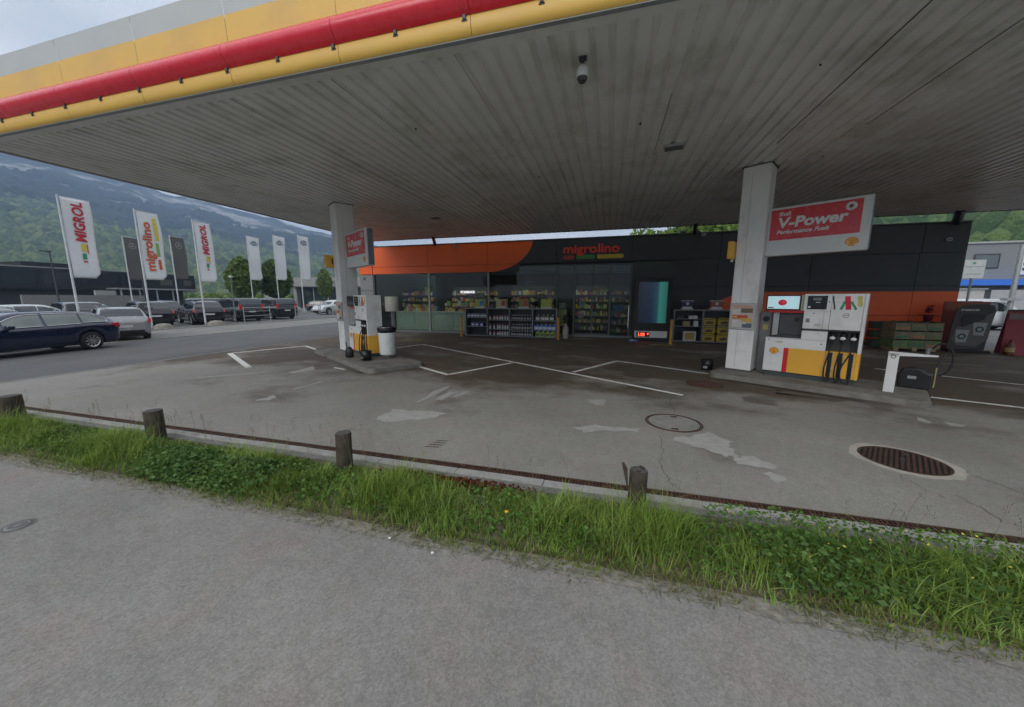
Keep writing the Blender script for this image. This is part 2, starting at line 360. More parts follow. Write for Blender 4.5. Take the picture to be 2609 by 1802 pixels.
# sandy dust along the verge: an uneven spill lying on the path
def spill(name, x0, x1, yc, amp, w, z, m, seed):
    r = random.Random(seed); top = []; bot = []; n = int((x1-x0)/.12)
    a = 0; c = 0
    for i in range(n+1):
        x = x0 + (x1-x0)*i/n; a += r.uniform(-.02, .02); a *= .9; c += r.uniform(-.03, .03); c *= .88
        top.append((x, yc + .05 + a*.3)); bot.append((x, yc - w*(.5 + .5*abs(math.sin(x*1.1 + seed))) - amp*abs(c)*3 - r.uniform(0, .02)))
    b = MB(); V = [(x, y, z) for x, y in bot] + [(x, y, z) for x, y in top]
    b.add(V, [(i, i+1, i+n+2, i+n+1) for i in range(n)]); return b.build(name, m)
struct(spill('verge_dust', -12, 10, 2.36, .35, .07, .004, dust, 3))

# forecourt markings, patches, cracks (thin layers on the asphalt)
FC = bpy.data.objects['forecourt']
def line(a, b, w=.095, z=.004, m=paintline, name='painted_line'):
    a = Vector((*a, 0)); b = Vector((*b, 0)); d = (b-a).normalized(); n = Vector((-d.y, d.x, 0))*w/2
    o = MB().add([(p.x, p.y, z) for p in (a-n, b-n, b+n, a+n)], [(0, 1, 2, 3)]).build(name, m, FC); return o
nudge = 0
for a, b, w in [((-13.02, 9.38), (-9.84, 7.56), .13), ((-12.98, 9.42), (-12.02, 11.69), .1), ((-12.02, 11.69), (-9.6, 10.25), .1), ((-5.62, 9.18), (-3.92, 8.13), .1), ((-3.92, 8.18), (-2.80, 10.20), .1),
                ((-7.62, 13.4), (1.51, 7.62), .095), ((-8.08, 12.07), (-7.62, 13.36), .09), ((-7.45, 8.15), (-6.95, 8.0), .07), ((-.86, 9.30), (.27, 11.33), .09), ((.27, 11.37), (2.55, 10.02), .09),
                ((6.14, 8.78), (12.5, 6.0), .1), ((7.2, 12.0), (14, 6.9), .09)]:
    nudge += .0006; line(a, b, w*1.22, .004 + nudge)
def flat(name, pts, z, m, parent=FC):
    return MB().add([(x, y, z) for x, y in pts], [tuple(range(len(pts)))]).build(name, m, parent)
def rough_poly(pts, amp, seed, n=4):
    r = random.Random(seed); out = []
    for i in range(len(pts)):
        a = Vector(pts[i]); b = Vector(pts[(i+1) % len(pts)])
        for k in range(n):
            p = a.lerp(b, k/n); out.append((p.x + r.uniform(-amp, amp), p.y + r.uniform(-amp, amp)))
    return out
P = [[(-3.62,4.75),(-3.34,4.66),(-2.74,5.02),(-2.6,5.35),(-3.2,5.3),(-3.61,5.29)], [(-3.46,5.77),(-3.36,5.80),(-3.30,6.9),(-3.41,7.07),(-3.52,6.68)], [(-3.20,6.0),(-3.06,6.05),(-3.0,6.7),(-3.18,6.62)], [(-2.98,6.25),(-2.86,6.3),(-2.78,6.8),(-2.92,6.75)],
     [(-.45,5.25),(-.31,5.05),(0,5.2),(.48,5.3),(.49,5.41),(.1,5.39),(-.1,5.43)], [(.96,5.03),(1.24,4.89),(1.5,4.71),(1.65,4.75),(1.6,5.0),(1.7,5.25),(1.5,5.56),(1.2,5.35),(.96,5.17)],
     [(1.54,4.70),(1.55,4.50),(1.89,4.48),(1.97,4.61),(1.79,4.80)], [(1.75,4.37),(1.81,4.14),(1.94,4.23),(1.88,4.38)], [(-.32,6.77),(-.19,6.46),(-.01,6.51),(.03,6.91)], [(4.89,7.04),(4.92,6.86),(5.03,6.98),(5.0,7.23)], [(5.2,7.03),(5.11,6.77),(5.41,6.91)],
     [(-8.17,7.3),(-7.89,7.24),(-7.8,7.68),(-7.71,7.78),(-8.2,8.15)], [(-6.52,5.04),(-6.26,5.11),(-6.28,5.32),(-6.49,5.44)], [(-6.55,5.95),(-6.47,5.93),(-6.45,6.77),(-6.53,6.83)], [(-9.9,6.2),(-9.7,6.2),(-8.7,7.1),(-8.8,7.2)]]
for i, p in enumerate(P): flat('repair_patch', rough_poly(p, .035, i), .0035, patchm)
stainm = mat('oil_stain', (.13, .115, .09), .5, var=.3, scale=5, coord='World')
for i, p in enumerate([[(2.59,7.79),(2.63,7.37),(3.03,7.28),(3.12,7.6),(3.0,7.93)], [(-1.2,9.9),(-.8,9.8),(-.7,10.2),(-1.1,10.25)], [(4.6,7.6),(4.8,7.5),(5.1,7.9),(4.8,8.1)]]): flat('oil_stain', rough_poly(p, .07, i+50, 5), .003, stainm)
grime_shade = mat('island_grime_shade', (.10, .088, .07), .6, var=.35, scale=6, coord='World')  # dirt by the islands, with their contact shade put into the dark colour
for i, (u0_, v0_, u1_, v1_) in enumerate([(-2.6, 9.30, .2, 9.62), (-9.25, 3.6, -8.95, 4.9), (-12.5, 3.28, -9.4, 3.52), (-1.4, 8.9, -.4, 9.25), (-4.2, 9.6, -3.1, 10.3)]):
    c_ = [uvp(u0_, v0_), uvp(u1_, v0_), uvp(u1_, v1_), uvp(u0_, v1_)]; flat('grime_shade_patch', rough_poly([(q.x, q.y) for q in c_], .09, i+80, 9), .0026+i*.0001, grime_shade)
def crack(pts, w, seed):
    r = random.Random(seed); q = []
    for i in range(len(pts)-1):
        a = Vector(pts[i]); b = Vector(pts[i+1])
        for k in range(6): p = a.lerp(b, k/6); q.append((p.x + r.uniform(-.025, .025), p.y + r.uniform(-.02, .02)))
    q.append(pts[-1]); n = len(q); Vv = []
    for i, p in enumerate(q):
        ww = w*r.uniform(.4, 1.2); Vv += [(p[0]-ww, p[1], .003), (p[0]+ww, p[1], .003)]
    MB().add(Vv, [(2*i, 2*i+1, 2*i+3, 2*i+2) for i in range(n-1)]).build('crack', crackm, FC)
crack([(.78,5.2),(.73,4.62),(.67,4.37),(.68,4.01),(.71,3.75)], .0035, 1); crack([(3.18,4.69),(3.22,4.35),(3.31,4.2)], .003, 2)
crack([(3.44,4.33),(3.44,4.11),(3.42,3.9),(3.6,3.7)], .004, 3); crack([(4.0,4.9),(4.1,4.5),(4.15,4.1)], .004, 4)
crack([(1.6,8.3),(1.2,7.2),(1.15,6.4)], .005, 5)
for k in range(4): flat('tyre_scuff', [(-2.30+k*.02, 3.98+k*.075), (-2.10+k*.01, 4.0+k*.075), (-2.09+k*.01, 4.02+k*.075), (-2.28+k*.02, 4.005+k*.075)], .0045, crackm)
for k in range(26):
    x = random.gauss(-4.1, .3); y = random.gauss(4.6, .33); s_ = random.uniform(.012, .03)
    flat('dark_fleck', [(x-s_, y), (x, y-s_*.5), (x+s_, y), (x, y+s_*.6)], .0042+k*.0001, crackm)

# ------------------------------------------------------------------ drain channel
dr = thing('drain_channel', 'long rusty slotted drain channel along the forecourt edge', 'drain', (0, 3.59, 0))
MB().box(-13.55, 20, -.06, .06, -.12, -.115).build('channel_bed', pit, dr)
g = MB(); g.box(-.248, .248, -.068, -.050, -.03, .004); g.box(-.248, .248, .050, .068, -.03, .004)
for k in range(14):
    x = -.235 + k*.0355; g.box(x, x+.015, -.05, .05, -.025, .001)
g.box(-.248, .248, -.006, .006, -.028, .0005)
g0 = g.build('drain_grate', rust, dr); g0.location = (-13.3, 0, 0)
for i in range(1, 66): plain_copy(g0, (-13.3 + .5*i, 0, random.uniform(-.003, .002)), dr)

# ------------------------------------------------------------------ manholes
def disc(b, c, r, z, n=40): b.add([(c[0]+r*math.cos(2*math.pi*i/n), c[1]+r*math.sin(2*math.pi*i/n), z) for i in range(n)], [tuple(range(n))])
def ring(b, c, r0, r1, z, n=48, jag=0, seed=0):
    rr = random.Random(seed); J = [rr.uniform(-jag, jag) for _ in range(n)]
    V_ = [(c[0]+r0*math.cos(2*math.pi*i/n), c[1]+r0*math.sin(2*math.pi*i/n), z) for i in range(n)] + [(c[0]+(r1+J[i])*math.cos(2*math.pi*i/n), c[1]+(r1+J[i])*math.sin(2*math.pi*i/n), z) for i in range(n)]
    b.add(V_, [(i, (i+1) % n, (i+1) % n + n, i+n) for i in range(n)][::1])
def manhole(x, y, r, kind, label, rz=0):
    t = thing('manhole_cover', label, 'manhole cover', (x, y, 0), rz, 'manhole covers in the forecourt')
    b = MB(); b.lathe([(r, -.01), (r, .008), (r*.955, .008), (r*.95, .002)], n=48); b.build('frame', rust if kind != 'plain' else iron, t)
    if kind == 'ribbed':
        disc(b := MB(), (0, 0), r*.945, .0015); b.build('lid', pit, t)
        b = MB(); n = int(r*2/.046)
        for k in range(n):
            yy = -r + (k+.5)*2*r/n; h = math.sqrt(max(0, (r*.93)**2 - yy*yy))
            if h > .03: b.box(-h, h, yy-.013, yy+.013, .001, .008)
        b.build('ribs', rust, t)
        b = MB(); b.box(-.07, .07, -.02, .02, .003, .0095); b.box(r*.5, r*.72, -.05, -.01, .003, .0095); b.build('lifting_plate', iron, t)
    elif kind == 'filled':
        disc(b := MB(), (0, 0), r*.93, .005); b.build('lid', concrete, t)
        b = MB(); b.lathe([(r*.93, .006), (r*.90, .0075), (r*.885, .006)], n=48); b.build('inner_rim', rust, t)
        for a in (80, 265):
            p = (math.cos(R(a))*r*.72, math.sin(R(a))*r*.72); MB().box(p[0]-.05, p[0]+.05, p[1]-.03, p[1]+.03, .005, .008).build('lifting_plate', rust, t)
    else:
        disc(b := MB(), (0, 0), r*.945, .004); b.build('lid', mat('lid_iron', (.085, .073, .06), .75, var=.3, coord='World'), t)
        b = MB()
        for k in range(-3, 4):
            h = math.sqrt(max(0, (r*.85)**2 - (k*r*.24)**2)); b.box(-h, h, k*r*.24-.012, k*r*.24+.012, .004, .007)
        b.build('ribs', rust, t)
    return t
manhole(1.05, 5.85, .42, 'filled', 'round concrete filled manhole cover with two small lifting plates')
m3 = manhole(3.52, 5.17, .40, 'ribbed', 'ribbed iron manhole cover set in a pale concrete collar', R(58))
ring(b := MB(), (0, 0), .402, .49, .0028, jag=.02, seed=4); b.build('concrete_collar', mat('collar_concrete', (.42, .39, .33), .85, var=.12, coord='World'), m3)
manhole(-2.1, 9.0, .37, 'plain', 'round brown iron manhole cover behind the painted line')
manhole(.77, 9.4, .37, 'plain', 'round dark manhole cover inside the painted bay')
manhole(2.17, 8.78, .38, 'ribbed', 'dark ribbed manhole cover in front of the right pillar', R(-20))
vc = thing('valve_cover', 'small round utility cover set in the near footpath', 'manhole cover', (-4.87, 1.57, 0))
disc(b := MB(), (0, 0), .10, .003); b.build('surround', mat('dark_tar', (.13, .13, .125), .8), vc)
b = MB(); b.lathe([(.075, .003), (.075, .006), (.058, .006), (.055, .004)], n=32); disc(b, (0, 0), .028, .0065, 24); b.build('lid', mat('worn_lid', (.19, .19, .185), .7, var=.3), vc)

# ------------------------------------------------------------------ pump islands
def island(u0, v0, u1, v1, label):
    t = thing('pump_island', label, 'pump island', uvp((u0+u1)/2, (v0+v1)/2), AA, 'raised islands under the petrol pumps')
    hx, hy = (u1-u0)/2, (v1-v0)/2; r = .22; pts = []
    for cx, cy, a0 in ((hx-r, -hy+r, -90), (hx-r, hy-r, 0), (-hx+r, hy-r, 90), (-hx+r, -hy+r, 180)):
        for k in range(6): a = R(a0 + k*18); pts.append((cx + r*math.cos(a), cy + r*math.sin(a)))
    MB().prism(pts, -.05, .12).build('slab', islandm, t, bevel=.015)
    q = [(x*(1 + .006), y*(1+.012)) for x, y in pts]; ring_ = MB()
    n = len(q); 
    ring_.add([(x, y, -.04) for x, y in q] + [(x, y, .105) for x, y in q], [(i, (i+1) % n, (i+1) % n+n, i+n) for i in range(n)]); ring_.build('kerb_edge', islandm, t)
    return t
island(-14.2, 3.48, -9.05, 5.1, 'raised concrete island under the left petrol pump')
island(-2.95, 9.55, .72, 11.3, 'raised concrete island under the right petrol pump')

# ------------------------------------------------------------------ canopy
CZ = 5.05; CX0, CX1 = -12.68, 17.0; CY0, CY1 = 4.45, 17.5
can = thing('petrol_station_canopy', 'large flat canopy roof with corrugated underside and yellow red fascia', 'canopy', (0, 0, 0))
pitch = .24; nr = 4
def profile(n0):
    pts = []
    for k in range(n0):
        x = k*pitch; pts += [(x, 0), (x+.025, .038), (x+.075, .038), (x+.10, 0)]
    pts.append((n0*pitch - .0, 0)); return pts
pr = profile(nr); b = MB(); n = len(pr)
ya, yb = CY0 + .10, CY1 - .05
b.add([(x+.002, ya, z) for x, z in pr] + [(x+.002, yb, z) for x, z in pr], [(i, i+1, i+1+n, i+n) for i in range(n-1)])
s0 = b.build('soffit_panel', soffitm, can); s0.location = (CX0 + .05, 0, CZ)
npan = int((CX1 - CX0)/(nr*pitch))
for i in range(1, npan): plain_copy(s0, (CX0 + .05 + i*nr*pitch, 0, CZ + (random.choice([0, 0, .008, .004]))), can)
MB().box(CX0+.02, CX1, CY0+.05, CY1-.01, CZ+.12, CZ+.9).build('roof_deck', dgrey, can)
MB().box(CX0+.02, CX1, CY1-.05, CY1, CZ-.015, CZ+.13).build('rear_edge_trim', dgrey, can)
MB().box(CX0-.02, CX0+.05, CY0, CY1, CZ-.02, CZ+.12).build('side_edge_trim', trimm, can)
MB().box(CX0-.12, CX0-.022, CY0, CY1, CZ+.0, CZ+.12).build('side_red_lip', red, can)
MB().box(CX0-.12, CX0-.022, CY0, CY1, CZ+.122, CZ+1.12).build('side_fascia_panel', fyellow, can)
MB().box(CX0-.02, CX1, CY0+.06, CY0+.22, CZ-.03, CZ-.005).build('inner_edge_trim', soffitm, can)
MB().box(CX0-.02, CX1, CY0-.01, CY0+.055, CZ-.045, CZ-.005).build('outer_edge_trim', trimm, can)
for k, (x0_, y0_, y1_) in enumerate([(.785, 6.4, 8.9), (3.145, 4.7, 8.9), (4.345, 5.2, 8.4), (2.0, 9.5, 12.0)]):
    MB().box(x0_, x0_+.007, y0_, y1_, CZ-.003, CZ+.03).build('seam_gap', black, can)
for (x0_, y0_) in ((-3.6, 6.4), (-1.9, 9.6), (2.6, 6.2), (4.4, 9.9), (-7.4, 8.8), (-9.1, 11.0), (6.8, 7.0), (.4, 7.3)):
    MB().cyl((x0_, y0_, CZ-.012), (x0_, y0_, CZ+.02), .016, n=8).build('bolt_hole', black, can)
# front fascia: lip, tube sections, yellow and white panels, clips
pw = 1.85; xs = CX0 - .12
def fsec(name, prof, m, w=pw-.006, smooth=True):
    b = MB(); n = len(prof)
    b.add([(0, y, z) for y, z in prof] + [(w, y, z) for y, z in prof], [(i, i+n, i+1+n, i+1) for i in range(n-1)], smooth)
    b.add([(0, y, z) for y, z in prof], [tuple(range(n))]) if False else None
    return b.build(name, m, can)
lip = fsec('yellow_lip', [(CY0+.03, CZ-.045), (CY0-.02, CZ-.03), (CY0-.055, CZ+.03), (CY0-.06, CZ+.15), (CY0-.03, CZ+.22)], fyellow)
tp = [(CY0-.06 - .125*math.sin(math.pi*k/14)**.8, CZ + .17 + .33*k/14) for k in range(15)]
tb = fsec('red_tube_section', tp, mat('fascia_red', (.78, .022, .045), .28, var=.05, coat=.4))
yp = fsec('yellow_fascia_panel', [(CY0-.05, CZ+.49), (CY0-.065, CZ+.84)], fyellow, smooth=False)
wp = fsec('white_fascia_panel', [(CY0-.066, CZ+.84), (CY0-.085, CZ+1.15), (CY0+.02, CZ+1.16)], fwhite, smooth=False)
k = 0
while xs + k*pw < CX1:
    for o, off in ((lip, 0), (tb, .35), (yp, .12), (wp, .12)):
        if k == 0: o.location = (xs + off - (0 if off == 0 else off), 0, 0)
        else: plain_copy(o, (xs + k*pw, 0, 0), can)
    k += 1
cl = MB().box(-.02, .02, -.035, .0, -.03, .02).box(-.035, .035, -.02, .01, -.045, -.028).build('fascia_clip', dgrey, can); cl.location = (-11.9, CY0-.045, CZ+.155)
x = -11.9
while x < 5: x += .92; plain_copy(cl, (x, CY0-.045, CZ+.155), can)
# columns and struts of the canopy are its legs, built as things of their own
def column(u, v, label):
    t = thing('canopy_column', label, 'column', uvp(u, v, .12), AA, 'white pillars carrying the canopy')
    MB().box(0, .56, 0, .56, 0, CZ-.12+.02).build('shaft', colwhite, t, bevel=.012)
    MB().box(-.012, .572, -.012, .572, 0, .03).build('base_plate', dgrey, t)
    MB().box(.20, .206, -.002, .004, .1, 4.7).box(.558, .563, .20, .206, .1, 4.7).build('seam', trimm, t)
    MB().box(-.03, .59, -.03, .59, CZ-.135, CZ-.118).build('collar', dgrey, t)
    return t
column(-2.78, 10.32, 'white square canopy pillar left of the near right pump')
column(-13.36, 4.15, 'white square canopy pillar beside the left pump')
for x0, lab in ((-8.6, 'black strut above the orange cladding left of the shop sign'), (3.26, 'black strut on the shop roof between the shop sign and right pillar'), (11.6, 'thick black strut at the right end of the shop roof')):
    w = .09 if x0 < 10 else .14
    b = MB(); a = Vector((x0*1.035, 17.1, CZ+.06)); c = Vector((x0*1.1+(.12 if x0 > 10 else .02), 18.42, 4.84)); b.tube([a, a.lerp(c, .5), c], w, 8)
    tag(b.build('canopy_strut', black), lab, 'strut', 'black struts tying canopy to shop')
# soffit fittings
def dome(x, y, z, s, label, drop=.1):
    t = thing('dome_camera', label, 'camera', (x, y, z))
    MB().cyl((0, 0, 0), (0, 0, -drop), .025*s).box(-.05*s, .05*s, -.05*s, .05*s, -.012, 0).build('bracket', dgrey, t)
    b = MB(); b.lathe([(0, -drop), (.05*s, -drop-.01*s), (.075*s, -drop-.05*s), (.078*s, -drop-.14*s), (.07*s, -drop-.15*s)], n=20); b.build('housing', white, t)
    b = MB(); b.lathe([(.068*s, -drop-.148*s), (.062*s, -drop-.18*s), (.04*s, -drop-.21*s), (0, -drop-.225*s)], n=20); b.build('dome', mat('dark_dome', (.01, .01, .012), .1, coat=1), t)
    return t
dome(-.47, 5.23, CZ, 1.0, 'white dome security camera hanging under the canopy front', .08)
fx = thing('canopy_light', 'small rectangular light fixture on the canopy underside', 'light', (1.14, 8.45, CZ), R(-10))
MB().box(-.19, .19, -.13, .13, -.05, 0).build('frame', lgrey, fx, bevel=.008); MB().box(-.165, .165, -.105, .105, -.058, -.045).build('lens', mgrey, fx)
for s_ in (-1, 1): MB().box(s_*.14-.03, s_*.14+.03, .09, .16, -.04, .0).build('hinge', black, fx)
fx2 = thing('canopy_lamp', 'small recessed lamp under the canopy near the shop', 'light', (-6.7, 13.2, CZ)); MB().box(-.16, .16, -.1, .1, -.03, 0).build('frame', dgrey, fx2); MB().box(-.13, .13, -.07, .07, -.036, -.028).build('lens', mgrey, fx2)

# ------------------------------------------------------------------ pumps
def pump(u, v, label, screen_on=True):
    t = thing('fuel_pump', label, 'petrol pump', uvp(u, v, .12), AA, 'petrol pumps under the canopy')
    B = lambda nm, m, *bx, bv=.006: MB().box(*bx).build(nm, m, t, bevel=bv)
    MB().box(.04, 1.58, .05, .44, 0, .13).build('plinth', mat('plinth_green', (.055, .07, .068), .5), t)
    lc = B('lower_cabinet', white, 0, 1.10, 0, .46, .12, .92, bv=.012)
    MB().box(.375, .465, -.004, .002, .125, .69).build('red_stripe', red, lc)
    MB().box(.466, 1.095, -.004, .002, .125, .69).build('yellow_panel', yellow, lc)
    pecten(lc, (.19, -.002, .60), .085)
    for q in ((.07, .86), (1.02, .83)): MB().cyl((q[0], -.006, q[1]), (q[0], .002, q[1]), .014, n=10).build('lock', dgrey, lc)
    MB().box(.02, .64, .03, .42, .92, .935).build('counter_top', dgrey, lc)
    B('column_base', white, .66, 1.10, .005, .44, .922, 1.11)
    MB().box(.665, 1.10, .03, .43, 1.11, 1.16).build('shadow_gap', dgrey, t)
    md = B('mid_door', white, .66, .995, 0, .44, 1.16, 1.55); B('mid_strip', white, .998, 1.098, .006, .44, 1.16, 1.55)
    MB().cyl((.83, -.005, 1.50), (.83, .001, 1.50), .014, n=10).build('lock', dgrey, md)
    h = B('display_head', white, .64, 1.10, -.01, .44, 1.553, 1.92)
    dp = MB().box(.70, 1.03, -.02, -.008, 1.59, 1.88).build('display', mat('display_black', (.012, .014, .015), .15), h)
    MB().box(.79, .93, -.023, -.019, 1.78, 1.84).build('readout', mat('lcd', (.16, .19, .17), .3), dp)
    MB().box(.84, .92, -.022, -.019, 1.735, 1.745).box(.715, .76, -.023, -.019, 1.62, 1.655).build('sticker', white, dp)
    MB().cyl((1.065, -.014, 1.75), (1.065, -.008, 1.75), .014, n=10).build('camera_eye', black, h)
    for i_ in range(3):
        for j_ in range(4): MB().box(.71+i_*.022, .727+i_*.022, -.014, -.008, 1.30+j_*.022, 1.317+j_*.022).build('key', mgrey, md)
    MB().box(.86, .96, -.003, .001, 1.22, 1.27).build('fuel_label', mat('pale_label', (.5, .5, .42), .6), md); MB().box(.2, .34, -.003, .0, .80, .84).build('notice_label', MATS['pale_label'], lc)
    MB().box(.02, 1.08, -.002, .003, .90, .905).build('panel_seam', dgrey, lc)
    # right nozzle column
    up = B('upper_panel', white, 1.103, 1.60, 0, .46, 1.16, 1.92)
    B('side_pillar', white, 1.602, 1.655, -.012, .46, .70, 1.92); sp = B('side_panel', white, 1.602, 1.655, -.008, .455, .122, .698)
    MB().box(1.600, 1.658, -.014, .458, .13, .68).build('yellow_wrap', yellow, sp)
    up0 = up
    def swoosh(x0, x1, zb, zt, bend, m):
        P_ = []
        for k in range(9):
            f = k/8; z = zb + (zt-zb)*f; off = bend*math.sin((f-.5)*math.pi); P_.append((x0-off, z))
        for k in range(9):
            f = 1-k/8; z = zb + (zt-zb)*f; off = bend*math.sin((f-.5)*math.pi); P_.append((x1-off, z))
        MB().prism(P_, -.005, .001, 'y').build('grade_graphic', m, up0)
    swoosh(1.125, 1.15, 1.59, 1.87, .02, black); swoosh(1.26, 1.305, 1.59, 1.76, -.02, mat('graphic_green', (.03, .25, .13), .4)); swoosh(1.315, 1.40, 1.59, 1.87, .015, red)
    swoosh(1.43, 1.47, 1.59, 1.76, .035, MATS['graphic_green']); swoosh(1.50, 1.57, 1.66, 1.87, .01, mat('graphic_yellow', (.55, .48, .12), .4))
    MB().lathe([(.05, 0), (.05, .004), (.042, .004), (.042, 0)], n=24).build('no_smoking_ring', mgrey, up, loc=(1.35, 0, 1.47), rot=(R(90), 0, 0))
    MB().box(1.325, 1.375, -.003, .001, 1.465, 1.475).build('no_smoking_mark', mgrey, up)
    # nozzle bay
    bay = MB(); bay.box(1.103, 1.60, .16, .46, .69, 1.158); bay.box(1.103, 1.112, .01, .16, .69, 1.158); bay.box(1.59, 1.60, .01, .16, .69, 1.158); bay.box(1.103, 1.60, .01, .16, 1.13, 1.158)
    bay = bay.build('nozzle_bay', mat('bay_grey', (.05, .05, .052), .5), t)
    ly = B('lower_panel', yellow, 1.103, 1.60, 0, .46, .122, .688)
    for x in (1.19, 1.355, 1.52):
        MB().box(x-.034, x+.034, -.006, .001, .13, .67).build('hose_slot', black, ly); MB().box(x+.036, x+.046, -.008, .001, .13, .67).build('slot_trim', steel, ly)
        b = MB(); b.lathe([(0, .02), (.055, .02), (.066, .0), (.066, -.01)], n=18); b.build('holster', black, bay, loc=(x, .155, 1.03), rot=(R(90), 0, 0))
        nz = MB(); nz.tube([(x, .13, 1.07), (x, .06, 1.09), (x, .02, 1.04), (x, .0, .93), (x, .0, .84)], [.018, .03, .034, .026, .02], 10)
        nz.box(x-.035, x+.035, -.03, .04, .93, 1.02)
        nzo = nz.build('nozzle', black, t, bevel=.006)
        MB().lathe([(0, .012), (.03, .010), (.043, .0), (.043, -.01)], n=16, sx=1.1, sy=.8).build('nozzle_badge', white, nzo, loc=(x, -.033, .985), rot=(R(90), 0, 0))
    for x, e, m_ in ((1.19, 1.10, 0), (1.355, 1.27, 0), (1.52, 1.33, 0)):
        pts = []
        P0 = Vector((x, .0, .86)); P1 = Vector((x - .02, -.07, .68)); P2 = Vector((x + (e-x)*.7, -.10, .35)); P3 = Vector((x + (e-x)*.55, -.09, .10)); P4 = Vector((x, -.05, .045)); P5 = Vector((x+.012, -.03, .16)); P6 = Vector((x+.004, -.012, .5))
        ctrl = [P0, P0, P1, P2, P3, P4, P5, P6, P6]
        for i in range(1, len(ctrl)-2):
            for k in range(7):
                f = k/7; a, b_, c, d = ctrl[i-1:i+3]
                pts.append(.5*((2*b_) + (c-a)*f + (2*a-5*b_+4*c-d)*f*f + (3*b_-a-3*c+d)*f**3))
        MB().tube(pts, .014, 8).build('hose', rubber, t)
    # media screen and rear box
    sc = B('media_screen', black, -.06, .58, .02, .09, 1.56, 1.90, bv=.004)
    MB().box(-.035, .555, .012, .021, 1.585, 1.875).build('screen_image', mat('screen_blue', (.30, .45, .5), .2, emit=(.42, .62, .68), estr=.42) if screen_on else mat('screen_off', (.03, .03, .03), .1), sc)
    if screen_on:
        MB().lathe([(0, .004), (.07, .004), (.07, 0)], n=24, sx=1.15, sy=.95).build('screen_disc', mat('screen_red', (.4, .02, .04), .3, emit=(.45, .02, .04), estr=.35), sc, loc=(.25, .011, 1.73), rot=(R(90), 0, 0))
        MB().box(-.02, .09, .008, .012, 1.60, 1.622).build('screen_caption', black, sc)
    MB().box(.585, .64, .03, .40, 1.56, 1.90).build('screen_bracket', beige, t)
    MB().box(.0, .64, .08, .12, 1.50, 1.555).build('red_rail', red, t)
    B('payment_box', dgrey, .20, .64, .20, .42, .98, 1.50); MB().box(.08, .19, .18, .40, .96, 1.50).build('box_side', lgrey, t); MB().box(.48, .57, .19, .2, 1.30, 1.39).build('card_slot', black, t)
    MB().box(.15, .64, .14, .42, .936, .975).build('box_foot', dgrey, t)
    return t
pump(-1.95, 10.2, 'white yellow red petrol pump with lit media screen, beside right pillar')
pump(-12.54, 4.22, 'petrol pump on the left island beside the round white bin', screen_on=False)

# ------------------------------------------------------------------ V-Power signs on the pillars
def vsign(u, v, label):
    t = thing('fuel_brand_sign', label, 'sign', uvp(u, v, 2.95), AA, 'red and white fuel signs on pillars')
    MB().box(0, 1.77, 0, .22, 0, 1.10).build('light_box', mat('sign_white', (.66, .67, .65), .35, var=.03), t, bevel=.012)
    p = MB().box(.05, 1.62, -.006, .002, .36, 1.05).build('red_panel', signred, t)
    text('Shell', .12, white, p, (.20, -.008, .90), bold=.003); text('V-Power', .31, white, p, (.19, -.009, .635), bold=.011, shear=.12, sx=1.08, name='big_lettering')
    text('Performance Fuels', .125, white, p, (.18, -.008, .49), bold=.003, shear=.35)
    b = MB(); b.lathe([(.09, 0), (.09, .006), (.055, .012), (.035, .004), (0, .003)], n=28); b.build('round_mark', white, p, loc=(1.44, -.006, .92), rot=(R(90), 0, 0))
    MB().lathe([(.036, .013), (.0, .014)], n=12).build('mark_centre', mat('mark_brown', (.15, .04, .02), .4), p, loc=(1.44, -.006, .92), rot=(R(90), 0, 0))
    pecten(t, (1.52, -.002, .18), .10)
    MB().box(1.771, 1.79, .03, .19, .02, 1.08).build('end_cap', mgrey, t)
    return t
vsign(-2.22, 10.58, 'large red and white fuel sign on the right pillar')
vsign(-12.79, 4.40, 'red and white fuel sign on the left pillar')
def num(u, v, z, txt, label):
    t = thing('pump_number_sign', label, 'sign', uvp(u, v, z), AA, 'yellow pump number boxes on pillars')
    MB().box(-.06, .06, -.22, .22, -.21, .21).build('box', yellow, t, bevel=.02)
    MB().cyl((0, 0, -.27), (0, 0, -.21), .03).build('lamp', white, t)
    if txt: text(txt, .26, black, t, (.062, -.06, -.09), xa=(0, 1, 0), bold=.008); text(txt, .26, black, t, (-.05, -.222, -.09), sx=.5, bold=.008)
    return t
num(-13.46, 4.12, 3.2, '1', 'yellow number 1 box on the left pillar')
num(-2.85, 10.30, 3.12, '', 'narrow yellow box on the right pillar seen edge on')
# posters on pillars
def poster(u, v, label):
    t = thing('pillar_poster', label, 'poster', uvp(u, v, 1.17), AA, 'framed posters on canopy pillars')
    MB().box(-.28, .28, -.03, 0, 0, .66).build('frame', lgrey, t, bevel=.005)
    pb = MB().box(-.255, .255, -.034, -.029, .025, .635).build('paper', mat('poster_paper', (.50, .45, .42), .5, var=.12, scale=9), t)
    c = [(.62, .58, .55), (.5, .08, .05), (.15, .12, .07), (.65, .40, .08), (.10, .13, .18), (.60, .30, .25), (.55, .55, .58)]
    for i, (x0, x1, z0, z1, k) in enumerate([(-.22, .20, .54, .60, 5), (-.03, .22, .42, .53, 2), (-.22, -.05, .38, .50, 0), (-.22, .12, .27, .36, 1), (-.05, .22, .18, .29, 3), (-.20, .0, .06, .24, 0), (.02, .22, .05, .16, 4), (-.12, .1, .14, .2, 6), (-.22, -.1, .3, .34, 3)]):
        MB().box(x0, x1, -.0355-.0004*i, -.033, z0, z1).build('printed_block', mat('print%d' % k, c[k], .5), pb)
    return t
poster(-2.50, 10.315, 'framed advertising poster on the right pillar at head height'); poster(-13.08, 4.145, 'framed advertising poster on the left pillar behind the pump')
